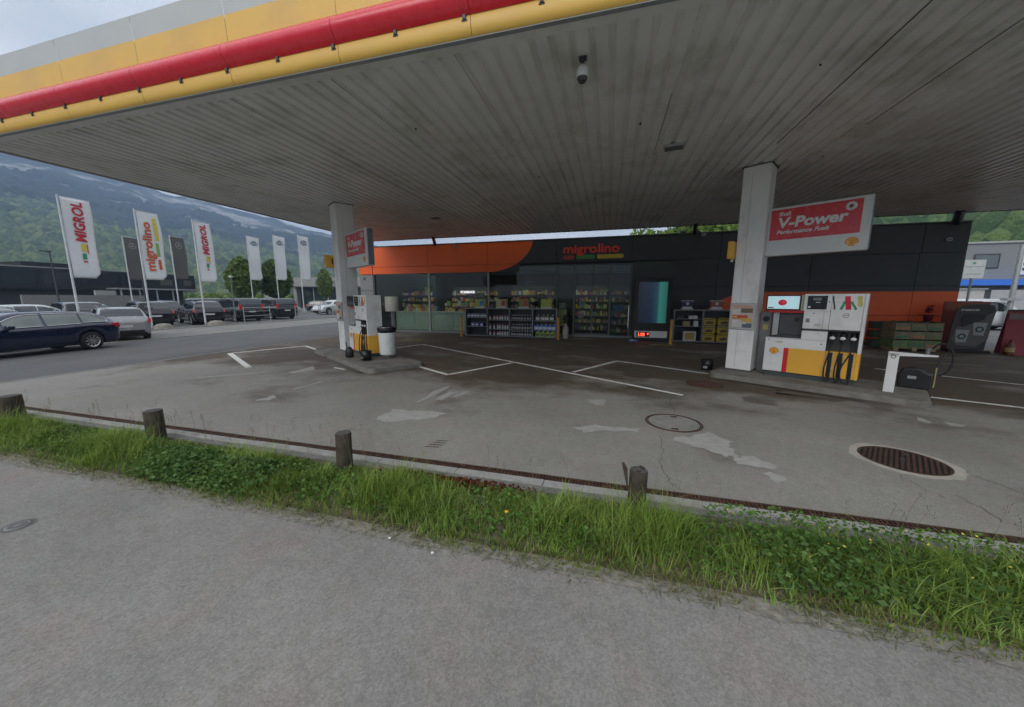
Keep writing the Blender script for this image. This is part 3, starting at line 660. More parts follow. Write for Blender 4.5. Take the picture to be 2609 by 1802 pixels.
# glove dispenser beside right column
gd = thing('glove_dispenser', 'grey glove dispenser post beside the right pump', 'dispenser', uvp(-2.07, 10.75, .12), AA)
MB().box(-.11, .11, -.06, .1, 0, 1.5).build('post', mgrey, gd, bevel=.01); MB().cyl((0, -.075, 1.32), (0, -.06, 1.32), .07).build('opening', black, gd); MB().box(-.05, .06, -.066, -.058, 1.05, 1.18).build('label_plate', mat('dull_yellow', (.45, .40, .08), .6), gd)
# bin and towel dispenser
bn = thing('litter_bin', 'round white litter bin with a black bag rim by left pump', 'bin', uvp(-10.45, 4.62, .12), AA)
b = MB(); b.lathe([(0, .12), (.225, .12), (.235, .16), (.25, .82), (.25, .83)], n=32); b.build('drum', white, bn)
b = MB(); b.lathe([(.255, .80), (.275, .83), (.28, .93), (.26, .965), (.21, .95), (.20, .80), (.0, .75)], n=32); b.build('bag_rim', mat('bin_bag', (.008, .008, .009), .25, bump=.6, bscale=14), bn)
b = MB(); b.lathe([(.262, .955), (.268, .965), (.262, .972), (.25, .965)], n=32); b.build('metal_ring', steel, bn); MB().cyl((-.03, .0, 0), (-.03, .0, .14), .025).build('foot', lgrey, bn)
td = thing('paper_towel_dispenser', 'off white paper towel dispenser on a post behind the bin', 'dispenser', uvp(-10.72, 4.95, .12), AA)
MB().cyl((0, 0, 0), (0, 0, 1.46), .035).cyl((.07, .02, 0), (.07, .02, 1.4), .018).build('post', mgrey, td)
MB().lathe([(0, 1.42), (.19, 1.42), (.2, 1.44), (.2, 1.86), (.19, 1.88), (0, 1.88)], n=28).build('housing', mat('ivory_plastic', (.52, .50, .42), .4), td)
# buckets, caddies
def bucket(u, v, label, s=1.0):
    t = thing('squeegee_bucket', label, 'bucket', uvp(u, v, .12), AA, 'black squeegee buckets on islands')
    MB().prism([(-.15*s, -.12*s), (.15*s, -.12*s), (.15*s, .12*s), (-.15*s, .12*s)], 0, .02).build('base', black, t)
    b = MB(); b.lathe([(.0, .0), (.15, .0), (.18, .30), (.165, .30), (.14, .05)], n=4, c=(0, 0, 0), sx=s, sy=s*.8); o = b.build('tub', black, t, rot=(0, 0, R(45)))
    MB().tube([(-.1, 0, .05), (-.12, .0, .35), (-.16, -.01, .52)], .012).build('squeegee_handle', dgrey, t); MB().box(-.06, .04, -.125, -.11, .06, .12).build('label_plate', lgrey, t)
    return t
bucket(-10.52, 3.98, 'black squeegee bucket in front of the left pump'); bk = bucket(-3.25, 10.45, 'black bucket standing left of the right pillar', .95); bk.location.z = 0
def can_(u, v, label):
    t = thing('watering_can', label, 'watering can', uvp(u, v, .12), AA)
    b = MB(); b.lathe([(0, 0), (.13, 0), (.15, .04), (.14, .22), (.10, .30), (.04, .33), (0, .33)], n=16, sx=1, sy=.8); b.build('body', black, t)
    MB().tube([(-.08, 0, .25), (-.2, 0, .32), (-.25, 0, .45)], .018).build('spout', black, t); MB().tube([(.08, 0, .28), (.17, 0, .3), (.16, 0, .12)], .012).build('handle', black, t); return t
can_(-11.45, 3.82, 'black plastic watering can on the left island')
# air and water stand on the right island
aw = thing('water_stand', 'white angled post with a side arm on the right island', 'post', uvp(.17, 10.1, .12), AA)
MB().box(-.075, .075, -.05, .05, 0, .78).build('upright', white, aw, bevel=.006); MB().prism([(-.075, .72), (.55, .76), (.56, .785), (-.075, .80)], -.05, .05, 'y').build('arm', white, aw)
MB().lathe([(.035, 0), (.035, .01), (.026, .01), (.026, 0)], n=16).build('round_knob', dgrey, aw, loc=(0, -.05, .71), rot=(R(90), 0, 0))
MB().cyl((.42, 0, .79), (.42, 0, .88), .03).cyl((.42, 0, .88), (.42, 0, .91), .045).build('cap', mgrey, aw)
ca = thing('air_hose_unit', 'black hose reel unit behind the white angled post', 'hose reel', uvp(.52, 10.95, .12), AA)
MB().prism([(-.22, 0), (.22, 0), (.22, .30), (.05, .42), (-.18, .40), (-.24, .22)], -.15, .15, 'y').build('case', black, ca, bevel=.02)
MB().tube([(.30 + .16*math.cos(R(a)), 0, .62 + .32*math.sin(R(a))) for a in range(-110, 150, 14)], .016).build('hose', rubber, ca); MB().tube([(.26, 0, .0), (.28, 0, .5), (.36, 0, .75)], .018).build('hose_post', dgrey, ca)
MB().box(-.1, .02, -.156, -.149, .2, .26).build('label_plate', lgrey, ca); MB().cyl((.27, -.03, .05), (.27, -.03, .45), .012).build('rod', mat('dull_yellow2', (.35, .33, .15), .6), ca)

# ------------------------------------------------------------------ shop building
FY = 18.28
shop = thing('convenience_store', 'low dark shop building with orange cladding and wide glass front', 'shop', (0, 0, 0))
def panel(x0, x1, z0, z1, nm='cladding_panel', m=clad, y=FY): return MB().box(x0+.008, x1-.008, y, y+.05, z0+.008, z1-.008).build(nm, m, shop, bevel=.004)
xsn = [-13.45, -9.87, -6.34, -2.68, .93, 4.72, 8.27, 11.87, 13.26]
for a, b_ in zip(xsn[:-1], xsn[1:]): panel(a, b_, 3.72, 4.85)
for a, b_ in ((-13.45, -9.87), (-9.87, -6.34)): panel(a, b_, 3.32, 3.72)
panel(-6.34, -4.6, 3.32, 3.72)
for a, b_ in ((2.80, 4.65), (4.65, 8.2), (8.2, 11.82), (11.82, 13.26)):
    panel(a, b_, 2.46, 3.72); panel(a, b_, 1.24, 2.46); panel(a, b_, .10, 1.24)
MB().box(-13.4, 13.25, FY+.05, FY+.2, 3.62, 4.84).box(2.82, 13.25, FY+.05, FY+.2, 0, 3.62).build('backing_wall', mat('wall_dark', (.02, .02, .022), .7), shop)
MB().box(-13.47, 13.28, FY-.03, FY+.3, 4.85, 4.89).build('parapet_cap', dgrey, shop)
MB().box(-13.4, 13.2, FY+.35, 30, 4.55, 4.65).build('flat_roof', dgrey, shop)
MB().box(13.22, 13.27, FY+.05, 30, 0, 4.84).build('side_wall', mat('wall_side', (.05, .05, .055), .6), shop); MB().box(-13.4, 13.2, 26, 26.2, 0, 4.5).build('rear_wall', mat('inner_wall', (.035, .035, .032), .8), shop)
MB().box(-14.4, -13.5, FY+.06, FY+.2, 0, 3.30).build('end_wall', mat('end_grey', (.23, .235, .24), .6), shop); panel(-14.4, -13.5, 3.32, 3.72, m=clad, y=FY+.02); panel(-14.4, -13.5, 3.72, 4.85, y=FY+.02)
MB().box(-14.39, -13.51, FY+.045, FY+.06, 2.38, 2.40).box(-14.15, -14.02, FY+.05, FY+.06, 3.0, 3.15).build('wall_joint', dgrey, shop)
MB().box(-14.4, -14.3, FY+.2, 30, 0, 4.84).build('left_wall', mat('wall_side2', (.16, .16, .165), .6), shop)
MB().box(-13.45, 2.8, FY-.02, FY+.12, 0, .10).build('sill', mgrey, shop)
MB().box(2.8, 13.26, FY+.0, FY+.06, .0, .095).build('plinth', dgrey, shop)
frame = mat('window_frame', (.13, .135, .13), .45, metal=.4)
frame_l = mat('window_frame_light', (.34, .36, .355), .45, metal=.4)
def pane(x0, x1, z0, z1, y=FY+.06): return MB().box(x0, x1, y, y+.012, z0, z1).build('window_pane', glass, shop)
for x, m_, zt in ((-13.42, dgrey, 3.31), (-9.85, frame_l, 3.31), (-6.32, frame_l, 3.31), (-2.63, frame, 3.6), (-1.75, frame, 3.6), (-.86, frame, 3.6), (0, frame, 3.6), (.95, frame, 3.6)):
    w = .045 if x > -13 else .06
    if x == -.86: w = .025
    MB().box(x-w, x+w, FY-.01, FY+.10, .1, zt).build('mullion', m_, shop, bevel=.003)
for a, b_, zt in ((-13.37, -9.9, 3.31), (-9.8, -6.37, 3.31), (-6.27, -2.68, 3.6), (-2.58, -1.8, 3.6), (.05, .9, 3.6)): pane(a, b_, .12, zt)
dr_ = []
for a, b_ in ((-1.70, -.89), (-.83, -.05)):
    d = MB().box(a, b_, FY+.05, FY+.062, .12, 3.6).build('door_glass', glass, shop); MB().box(a, b_, FY+.03, FY+.08, .10, .18).build('door_rail', frame, d); MB().box(a, b_, FY+.03, FY+.08, 2.55, 2.60).build('door_head', frame, d)
MB().box(.88, .93, FY-.05, FY-.02, .5, 1.6).build('door_handle', steel, shop)
MB().box(1.0, 2.8, FY+.02, FY+.08, .1, 3.66).build('green_panel', mat('dark_green_panel', (.055, .068, .055), .5), shop)
MB().box(-6.3, .93, FY+.11, FY+.2, 3.53, 3.66).build('window_head', frame, shop)
# interior shell
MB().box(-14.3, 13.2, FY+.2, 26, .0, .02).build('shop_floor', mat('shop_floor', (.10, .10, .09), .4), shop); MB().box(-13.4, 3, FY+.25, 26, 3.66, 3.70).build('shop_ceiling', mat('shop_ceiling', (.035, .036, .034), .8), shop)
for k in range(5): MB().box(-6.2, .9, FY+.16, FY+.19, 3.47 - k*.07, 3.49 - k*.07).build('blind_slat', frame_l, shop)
# shop lettering
LY = FY - .035
sred = mat('letter_red', (.50, .045, .02), .35, emit=(.6, .04, .02), estr=.05); 
text('migrolino', .58, sred, shop, (-2.36, LY, 4.16), bold=.014, ext=.02, sx=1.22, name='sign_lettering')
for x0, x1, m_ in ((-2.33, -1.80, mat('bar_red', (.5, .06, .05), .4)), (-1.68, -.80, mat('bar_green', (.07, .28, .05), .4)), (-.68, .55, mat('bar_yellow', (.62, .46, .03), .4))):
    MB().prism([(x0, 4.02), (x1-.05, 3.98), (x1, 4.02), (x1, 4.10), (x0+.05, 4.13), (x0, 4.10)] if False else [(x0, 3.90), (x0+.03, 3.86), (x1-.05, 3.86), (x1, 3.90), (x1, 4.02), (x1-.03, 4.05), (x0+.03, 4.05), (x0, 4.02)], LY-.01, LY+.03, 'y').build('sign_bar', m_, shop)
# cameras and small items on shop
def cam_box(x, y, z, label):
    t = thing('wall_camera', label, 'camera', (x, y, z)); MB().box(-.07, .07, -.12, .0, -.06, .06).build('housing', lgrey, t, bevel=.01); MB().cyl((0, -.14, 0), (0, -.12, 0), .035).build('lens', black, t); MB().box(-.1, .0, -.02, .03, -.02, .12).build('bracket', dgrey, t)
cam_box(-8.15, FY-.0, 4.72, 'small grey camera on the orange cladding beneath a strut'); cam_box(3.95, FY, 4.75, 'grey camera on the dark cladding left of right pillar'); cam_box(12.6, FY, 4.2, 'small box lamp high on the right end of the shop')
for x in (3.2, 3.85): MB().box(x-.12, x+.12, FY+.6, FY+.9, 4.89, 5.05).cyl((x, FY+.75, 4.6), (x, FY+.75, 5.1), .06).build('roof_vent', black, shop)
# interior: added unseen light bars, counter, gondolas, goods
for i, (x, y) in enumerate([(-11.2, 19.2), (-8, 19.2), (-4.6, 18.72), (-1.2, 18.72), (-10, 19.0)]):  # emissive bars added out of view to brighten the goods
    o = MB().box(x-.8, x+.8, y-.05, y+.05, 3.61, 3.645).build('added_light_bar', mat('added_light_glow', (.8, .8, .75), .5, emit=(1, .93, .8), estr=13)); tag(o, ['added unseen light bar behind the leftmost shop window', 'added unseen light bar behind the second shop window', 'added unseen light bar behind the third shop window', 'added unseen light bar behind the sliding door', 'added unseen light bar between the first two shop windows'][i], 'lamp', 'added unseen light bars in the shop')
ct = thing('shop_counter', 'pale green counter behind the left shop windows', 'counter', (-9.0, 19.6, .02))
for k in range(5): MB().box(-3.9+k*1.3, -2.62+k*1.3, 0, .05, 0, 1.08).build('front_panel', mat('pale_green', (.60, .70, .60), .4), ct)
MB().box(-4, 2.7, -.03, .6, 1.08, 1.13).build('counter_top', white, ct)
goodm = [mat('goods%d' % i, c, .5) for i, c in enumerate([(.65, .45, .10), (.5, .10, .07), (.22, .38, .12), (.70, .68, .60), (.12, .18, .42), (.5, .28, .12), (.7, .65, .2), (.4, .2, .3)])]
def goods(x0, x1, y0, y1, zs, name, label, h=.28, dens=9):
    b = MB()
    for z in zs:
        x = x0
        while x < x1:
            w = random.uniform(.05, .16); hh = random.uniform(.4, 1)*h; b.cur = random.randrange(8)
            if random.random() < .9: b.box(x, x+w*.92, y0, y1, z, z+hh)
            x += w
    o = b.build(name, goodm); stuff(o); tag(o, label, 'shop goods'); return o
for i, (x, y, w) in enumerate([(-12.2, 21, 2.2), (-8.2, 21, 3), (-4.2, 19.5, 2.4), (-1.0, 20.3, 1.7), (.55, 19.2, .9)]):
    where = ['behind the leftmost window', 'behind the counter', 'behind the third window', 'seen through the sliding door', 'beside the sliding door'][i]
    t = thing('shop_shelf', 'dark shop shelving rack ' + where, 'shelf', (x, y, .02), 0, 'shelving racks inside the shop')
    MB().box(-w/2, w/2, .3, .34, 0, 2.6).build('back_board', dgrey, t)
    for z in (.15, .55, .95, 1.35, 1.72, 2.1): MB().box(-w/2, w/2, 0, .3, z-.02, z).build('shelf_board', dgrey, t)
    goods(x-w/2, x+w/2, y+.04, y+.26, [z+.03 for z in (.15, .55, .95, 1.35, 1.72, 2.1)], 'shelf_goods', 'mixed coloured goods on shelving ' + where)
goods(-12.5, -10.2, 19.75, 20.0, [1.15], 'counter_goods', 'yellow and green goods on the left counter', .35); goods(-9.6, -7.2, 19.75, 20.0, [1.15, 1.5], 'counter_snacks', 'brown packed snacks on the counter behind second window', .3)
text('STARBUCK', .17, mat('white_letters', (.8, .8, .8), .4, emit=(1, 1, 1), estr=.6), None, (-7.95, FY+.04, 2.22), bold=.008, name='window_lettering')
tag(bpy.data.objects['window_lettering'], 'small white capital lettering on the second shop window', 'lettering')
wsg = thing('hanging_window_sign', 'dark blue hanging sign behind the third shop window', 'sign', (-4.7, FY+.35, 2.55)); MB().box(0, .9, 0, .03, 0, .36).build('board', mat('sign_navy', (.04, .05, .09), .4), wsg); MB().lathe([(.09, 0), (.09, .01), (.07, .01), (.07, 0)], n=20).build('ring', lgrey, wsg, loc=(.42, -.002, .18), rot=(R(90), 0, 0)); MB().box(.56, .84, -.006, .001, .22, .28).box(.56, .84, -.006, .001, .1, .14).build('caption', mat('dull_pink', (.35, .15, .2), .5), wsg)
for i_, (x_, z_, w_, h_, c_, lb_) in enumerate([(-2.35, 1.5, .34, .42, (.6, .58, .48), 'cream notice stuck inside the narrow pane left of door'), (-1.35, 1.65, .30, .34, (.62, .62, .56), 'white notice on the left sliding door glass'), (-1.40, 1.05, .28, .42, (.55, .36, .40), 'pinkish poster on the left sliding door glass'), (-.45, 2.35, .75, .16, (.62, .50, .12), 'yellow banner strip hanging inside the sliding door'), (.4, 1.45, .5, .3, (.10, .22, .60), 'blue display seen through the pane right of door'), (-10.2, 2.35, .2, .42, (.62, .68, .10), 'lime green hanging card behind the first window'), (-5.6, 1.75, .5, .3, (.5, .25, .15), 'orange brown display board behind the third window'), (-7.0, 2.0, .7, .5, (.32, .20, .12), 'brown menu board behind the second window')]):
    tag(MB().box(x_-w_/2, x_+w_/2, FY+.10+(.25 if i_ > 2 else 0), FY+.105+(.25 if i_ > 2 else 0), z_-h_/2, z_+h_/2).build('window_notice', mat('notice_%d' % i_, c_, .5, var=.35, scale=9)), lb_, 'notice')
pl = thing('potted_plant', 'leafy pot plant inside the third shop window', 'plant', (-3.5, 18.9, .02)); MB().lathe([(0, 0), (.16, 0), (.2, .4), (.0, .4)], n=16).build('pot', white, pl, loc=(0, 0, 1.0)); MB().box(-.3, .3, -.2, .2, 0, 1.0).build('stand', dgrey, pl)
def leafcloud(c, rad, n, size, seed):
    g_ = np.random.default_rng(seed); c = np.array(c); rad = np.array(rad)
    p = g_.normal(size=(n, 3)); p /= np.linalg.norm(p, axis=1)[:, None]; p *= (g_.random((n, 1))**.45); p = p*rad + c
    return p, size*(.6 + .8*g_.random(n))
def quads_mesh(name, pts, sizes, m, parent=None, seed=1, flatness=0, aspect=1.6):
    g_ = np.random.default_rng(seed); n = len(pts)
    a = g_.normal(size=(n, 3)); a[:, 2] *= (1 - flatness); a /= np.linalg.norm(a, axis=1)[:, None]
    b = g_.normal(size=(n, 3)); b = np.cross(a, b); b /= np.linalg.norm(b, axis=1)[:, None]
    s_ = np.asarray(sizes)[:, None]; L_ = a*s_*aspect*.5; Wd = b*s_*.5
    V_ = np.stack([pts-L_, pts+Wd*.9-L_*.1, pts+L_, pts-Wd*.9-L_*.1], 1).reshape(-1, 3)
    me = bpy.data.meshes.new(name); me.vertices.add(4*n); me.vertices.foreach_set('co', V_.ravel().astype(np.float32))
    me.loops.add(4*n); me.loops.foreach_set('vertex_index', np.arange(4*n, dtype=np.int32)); me.polygons.add(n); me.polygons.foreach_set('loop_start', np.arange(0, 4*n, 4, dtype=np.int32))
    me.update(calc_edges=True); me.materials.append(m); o = bpy.data.objects.new(name, me); COL.objects.link(o)
    if parent: o.parent = parent
    return o
plantleaf = leafmat('plant_leaf', (.04, .07, .03), (.07, .12, .05), (.14, .2, .1))
p_, s_ = leafcloud((0, 0, 1.75), (.35, .2, .45), 160, .13, 5); quads_mesh('foliage', p_, s_, plantleaf, pl)

# ------------------------------------------------------------------ display racks outside
def bottle_mesh(h, r, cap, body, col2):
    b = MB(); b.cur = 0; b.lathe([(0, 0), (r, 0), (r, h*.62), (r*.75, h*.74), (r*.32, h*.80)], n=8); b.cur = 1; b.lathe([(r*.36, h*.80), (r*.36, h), (0, h)], n=8)
    b.cur = 2; b.lathe([(r*1.02, h*.15), (r*1.02, h*.5)], n=8); return b
def rack(x, y, w, bays, label, sh):
    t = thing('display_rack', label, 'rack', (x, y, 0), 0, 'black display racks outside the shop'); bw = w/bays
    MB().box(0, w, -.02, .45, .04, .07).build('base_board', dgrey, t); MB().box(-.02, w+.02, -.03, .47, 1.40, 1.46).build('top_board', mgrey, t, bevel=.006); MB().box(0, w, .43, .45, .07, 1.40).build('back_board', black, t)
    MB().box(-.02, w+.02, -.03, -.015, .03, .09).build('front_rail', mgrey, t)
    for k in range(bays+1): MB().box(k*bw-.03, k*bw+.03, -.02, .43, .03, 1.40).build('upright', mgrey, t)
    for k in range(bays):
        for z in sh[k]: MB().box(k*bw+.03, (k+1)*bw-.03, -.01, .43, z-.015, z).build('shelf', lgrey, t)
    return t
rack(-7.12, 17.0, 4.68, 4, 'long four bay display rack left of the shop door', [(.98, .52), (.86, .40), (.86, .40), (.86, .40)])
rack(2.78, 17.05, 2.32, 2, 'two bay display rack right of the screen', [(1.05, .72), (.76,)])
def place_row(src, xs_, y, z, label, cat, group):
    N_ = len(xs_); od = ['leftmost', 'second from left', 'third from left', 'fourth from left', 'fifth from left', 'sixth from left', 'seventh from left', 'eighth from left']
    for i, x in enumerate(xs_):
        o = src.copy(); COL.objects.link(o); o.location = (x + random.uniform(-.008, .008), y + random.uniform(-.01, .01), z); o['label'] = label + ', ' + od[i]; o['category'] = cat; o['group'] = group
def proto(b, name, m): o = b.build(name, m); return o
capred = mat('cap_red', (.45, .04, .03), .4); lab1 = mat('label_white', (.72, .72, .70), .5); pinkb = mat('pink_bottle', (.62, .28, .22), .4); greyb = mat('grey_bottle', (.50, .51, .52), .35); blueb = mat('blue_bottle', (.06, .20, .62), .3); darkb = mat('dark_bottle', (.05, .05, .055), .35)
bw = 4.68/4; bx = lambda k: -7.12 + k*bw
pb1 = proto(bottle_mesh(.27, .052, 0, 0, 0), 'bottle', [greyb, capred, lab1]); pb2 = proto(bottle_mesh(.27, .052, 0, 0, 0), 'bottle', [pinkb, darkb, lab1]); pb3 = proto(bottle_mesh(.27, .046, 0, 0, 0), 'bottle', [darkb, lab1, greyb])
lin = lambda a, b_, n: [a + (b_-a)*i/(n-1) for i in range(n)]
for z, nm in ((.865, 'top'), (.405, 'middle'), (.075, 'bottom')):
    k = 3 if nm == 'middle' else 3
    place_row(pb1 if nm == 'middle' else pb2, lin(bx(1)+.13, bx(1)+.53, k), 17.08, z, '%s bottle on the %s shelf of the second rack bay' % ('grey' if nm == 'middle' else 'pink', nm), 'bottle', 'bottles %s shelf second bay left' % nm)
    place_row(pb1, lin(bx(1)+.66, bx(1)+1.06, 4), 17.08, z, 'grey bottle right of the others, %s shelf of second rack bay' % nm, 'bottle', 'bottles %s shelf second bay right' % nm)
    place_row(pb3, lin(bx(2)+.12, bx(2)+1.06, 8), 17.06, z, 'dark labelled bottle in the front row, %s shelf of third rack bay' % nm, 'bottle', 'front bottles %s shelf third bay' % nm)
    place_row(pb3, lin(bx(2)+.16, bx(2)+1.02, 7), 17.20, z, 'dark labelled bottle in the back row, %s shelf of third rack bay' % nm, 'bottle', 'back bottles %s shelf third bay' % nm)
for o in (pb1, pb2, pb3): o.location = (0, 0, 0)
# prototypes become the extra bottles at row ends
pb1.location = (bx(1)+.60, 17.25, .075); tag(pb1, 'grey bottle behind the others on the bottom shelf of second bay', 'bottle')
pb2.location = (bx(1)+.36, 17.25, .865); tag(pb2, 'pink bottle behind the others on the top shelf of second bay', 'bottle')
pb3.location = (bx(2)+1.08, 17.25, .405); tag(pb3, 'dark bottle behind the others on the middle shelf of third bay', 'bottle')
jug = MB(); jug.cur = 0; jug.prism([(-.11, -.07), (.11, -.07), (.11, .07), (-.11, .07)], 0, .2); jug.prism([(-.08, -.05), (.08, -.05), (.08, .05), (-.08, .05)], .2, .25); jug.cur = 1; jug.cyl((.04, 0, .25), (.04, 0, .29), .025, n=8); jug.cur = 2; jug.box(-.09, .09, -.074, -.071, .04, .16)
j1 = jug.build('jug', [blueb, lab1, lab1]); me2 = j1.data.copy(); me2.materials[0] = mat('lime_jug', (.35, .50, .06), .35); me2.materials[2] = mat('jug_label_dark', (.10, .16, .05), .5); j2 = bpy.data.objects.new('jug', me2); COL.objects.link(j2)
place_row(j1, lin(bx(3)+.18, bx(3)+.82, 4), 17.1, .405, 'blue screenwash jug on the middle shelf of the fourth bay', 'jug', 'blue jugs fourth bay'); j1.location = (bx(3)+1.02, 17.1, .405); tag(j1, 'rightmost blue screenwash jug on the middle shelf', 'jug')
place_row(j2, lin(bx(3)+.26, bx(3)+.74, 3), 17.1, .075, 'lime green jug on the bottom shelf of the fourth bay', 'jug', 'lime jugs fourth bay'); j2.location = (bx(3)+.99, 17.1, .075); tag(j2, 'rightmost lime green jug on the bottom shelf', 'jug')
me3 = j1.data.copy(); me3.materials[0] = mat('clear_bottle', (.12, .16, .11), .2); j3 = bpy.data.objects.new('jug', me3); COL.objects.link(j3); place_row(j3, [bx(3)+.5, bx(3)+.7, bx(3)+.95], 17.1, .865, 'dull green jug on the top shelf of the fourth bay', 'jug', 'dull green jugs fourth bay'); j3.location = (bx(3)+.25, 17.1, .865); tag(j3, 'leftmost dull green jug on the top shelf of fourth bay', 'jug')
pk = MB(); pk.cur = 0; pk.box(-.085, .085, -.08, .08, 0, .2); pk.cur = 1; pk.box(-.07, .07, -.083, -.079, .05, .13)
p1 = pk.build('carton', [mat('blue_carton', (.13, .17, .27), .5), lab1]); place_row(p1, lin(bx(0)+.16, bx(0)+.86, 5), 17.1, .985, 'blue grey carton on the top shelf of the first rack bay', 'carton', 'cartons top shelf first bay'); p1.location = (bx(0)+1.03, 17.1, .985); tag(p1, 'rightmost blue grey carton on the top shelf', 'carton')
me4 = p1.data.copy(); me4.materials[0] = mat('violet_carton', (.12, .12, .36), .5); p2 = bpy.data.objects.new('carton', me4); COL.objects.link(p2); place_row(p2, lin(bx(0)+.38, bx(0)+.6, 2), 17.1, .525, 'violet carton on the middle shelf of the first rack bay', 'carton', 'cartons middle shelf first bay'); p2.location = (bx(0)+.85, 17.1, .525); tag(p2, 'rightmost violet carton on the middle shelf', 'carton')
# boxes on rack top
lime = mat('lime_card', (.42, .50, .10), .5); cream = mat('cream_card', (.5, .47, .25), .5)
for i, (x, lab, cc, cc2, ex) in enumerate([(-6.36, 'pale green box with a blue print, first on the rack', lime, blueb, 0), (-5.22, 'cream box with a red print, second on the rack', cream, capred, 0), (-4.08, 'brown green box topped with red fruit, third on the rack', mat('olive_card', (.30, .28, .10), .5), capred, 1), (-2.95, 'lime green box, rightmost on the long rack', lime, mat('card_yellow', (.55, .5, .08), .5), 0)]):
    t = thing('promotion_box', lab, 'box', (x, 17.18, 1.46), R(random.uniform(-4, 4)), 'boxes on top of the long rack')
    MB().box(-.25, .25, -.16, .16, 0, .44).build('carton_body', cc, t); MB().box(-.26, .26, -.17, .17, 0, .05).build('tray', white, t); MB().box(.02, .2, -.165, -.158, .12, .36).build('printed_panel', cc2, t)
    if ex:
        b = MB()
        for k in range(26): a = random.uniform(-.2, .2); c_ = random.uniform(-.1, .1); b.cyl((a, c_, .44), (a, c_, .50+random.uniform(0, .08)), .03, .015, n=6)
        stuff(b.build('fruit', capred, t))
for x, m_, lab in ((3.29, mat('navy_card', (.05, .05, .12), .5), 'white and navy promotion stand on the short rack, left'), (4.45, mat('redgreen_card', (.4, .12, .1), .5), 'white and red promotion stand on the short rack, right')):
    t = thing('promotion_stand', lab, 'stand', (x, 17.2, 1.46)); MB().prism([(-.24, 0), (.26, 0), (.2, .06), (.16, .12), (-.16, .12), (-.2, .06)], -.12, .12, 'y').build('foot', white, t)
    MB().prism([(-.22, .12), (.22, .12), (.25, .36), (-.25, .36)], -.1, .1, 'y').build('printed_board', m_, t); MB().lathe([(0, .006), (.07, .006), (.07, 0)], n=14).build('motif', white, t, loc=(0, -.1, .25), rot=(R(90), 0, 0)); MB().box(-.25, .25, -.11, .11, .36, .385).build('top_edge', white, t)
# bags and small goods in short rack
ybag = mat('yellow_bag', (.55, .38, .03), .45, var=.2, scale=8); bagp = mat('bag_print', (.12, .07, .04), .5)
i = 0
for x in (4.22, 4.80):
    for z in (.775, .42, .075):
        lab = 'yellow charcoal bag, %s column, %s in the short rack' % ('left' if x < 4.5 else 'right', {0.775: 'top', .42: 'middle', .075: 'bottom'}[z])
        t = thing('charcoal_bag', lab, 'bag', (x, 17.25, z)); b = MB(); b.prism([(-.24, 0), (.24, 0), (.26, .1), (.25, .28), (.2, .33), (-.2, .33), (-.25, .28), (-.26, .1)], -.13, .13, 'y'); b.build('sack', ybag, t, bevel=.03)
        MB().prism([(-.15, .06), (.13, .05), (.16, .15), (.02, .2), (-.14, .16)], -.137, -.12, 'y').build('print', bagp, t)
        MB().box(-.2, .2, -.136, -.12, .24, .28).build('brand_band', mat('band_green', (.10, .16, .08), .5), t)
for x, z, w, h, m_, lab in ((3.05, 1.05, .3, .12, darkb, 'dark folded cloth on the upper shelf of the short rack'), (3.55, 1.05, .35, .14, lab1, 'pale packet on the upper shelf of the short rack'), (3.3, .72, .3, .22, mat('straw_box', (.35, .30, .15), .6), 'straw coloured box on the middle shelf of short rack'), (3.68, .72, .18, .24, lab1, 'crumpled white packet on the middle shelf of short rack')):
    tag(MB().box(x-w/2, x+w/2, 17.08, 17.3, z, z+h).build('packet', m_, bevel=.015), lab, 'packet')
pf_ = thing('framed_picture_box', 'white crate with yellow straw print on the short rack floor', 'crate', (3.47, 17.12, .07)); MB().box(-.25, .25, 0, .25, 0, .42).build('crate', white, pf_); MB().box(-.2, .2, -.006, .002, .05, .37).build('print', mat('straw_print', (.38, .28, .08), .6, var=.5, scale=25), pf_)
# bollards
for x, y, lab in ((-7.33, 16.9, 'orange bollard left of the long display rack'), (-2.31, 16.8, 'orange bollard right of the long display rack'), (2.58, 16.35, 'yellow bollard left of the short display rack')):
    t = thing('bollard', lab, 'bollard', (x, y, 0), 0, 'safety bollards before the shop'); mm = mat('bollard_orange', (.62, .27, .06), .5, var=.15) if x < 0 else mat('bollard_yellow', (.68, .36, .05), .5, var=.12)
    MB().cyl((0, 0, .01), (0, 0, 1.03), .055).build('post', mm, t); MB().cyl((0, 0, 1.03), (0, 0, 1.06), .058, .03).build('cap', capred, t); MB().cyl((0, 0, 0), (0, 0, .012), .10).build('base_plate', mm, t)
gc = thing('flower_vase', 'cream milk churn planter beside the sliding door', 'planter', (-2.02, 17.2, 0)); b = MB(); b.lathe([(0, 0), (.13, 0), (.15, .1), (.14, .5), (.08, .6), (.06, .72), (.08, .74), (0, .74)], n=20); b.build('churn', mat('cream_pot', (.42, .38, .30), .5, var=.2), gc)
p_, s_ = leafcloud((0, 0, .95), (.15, .15, .25), 90, .08, 9); quads_mesh('foliage', p_, s_, plantleaf, gc)
tag(MB().box(-2.45, -2.0, 17.45, 17.5, .6, 1.4).build('green_poster', mat('poster_green', (.22, .26, .08), .6)), 'dull green poster board beside the door', 'poster')
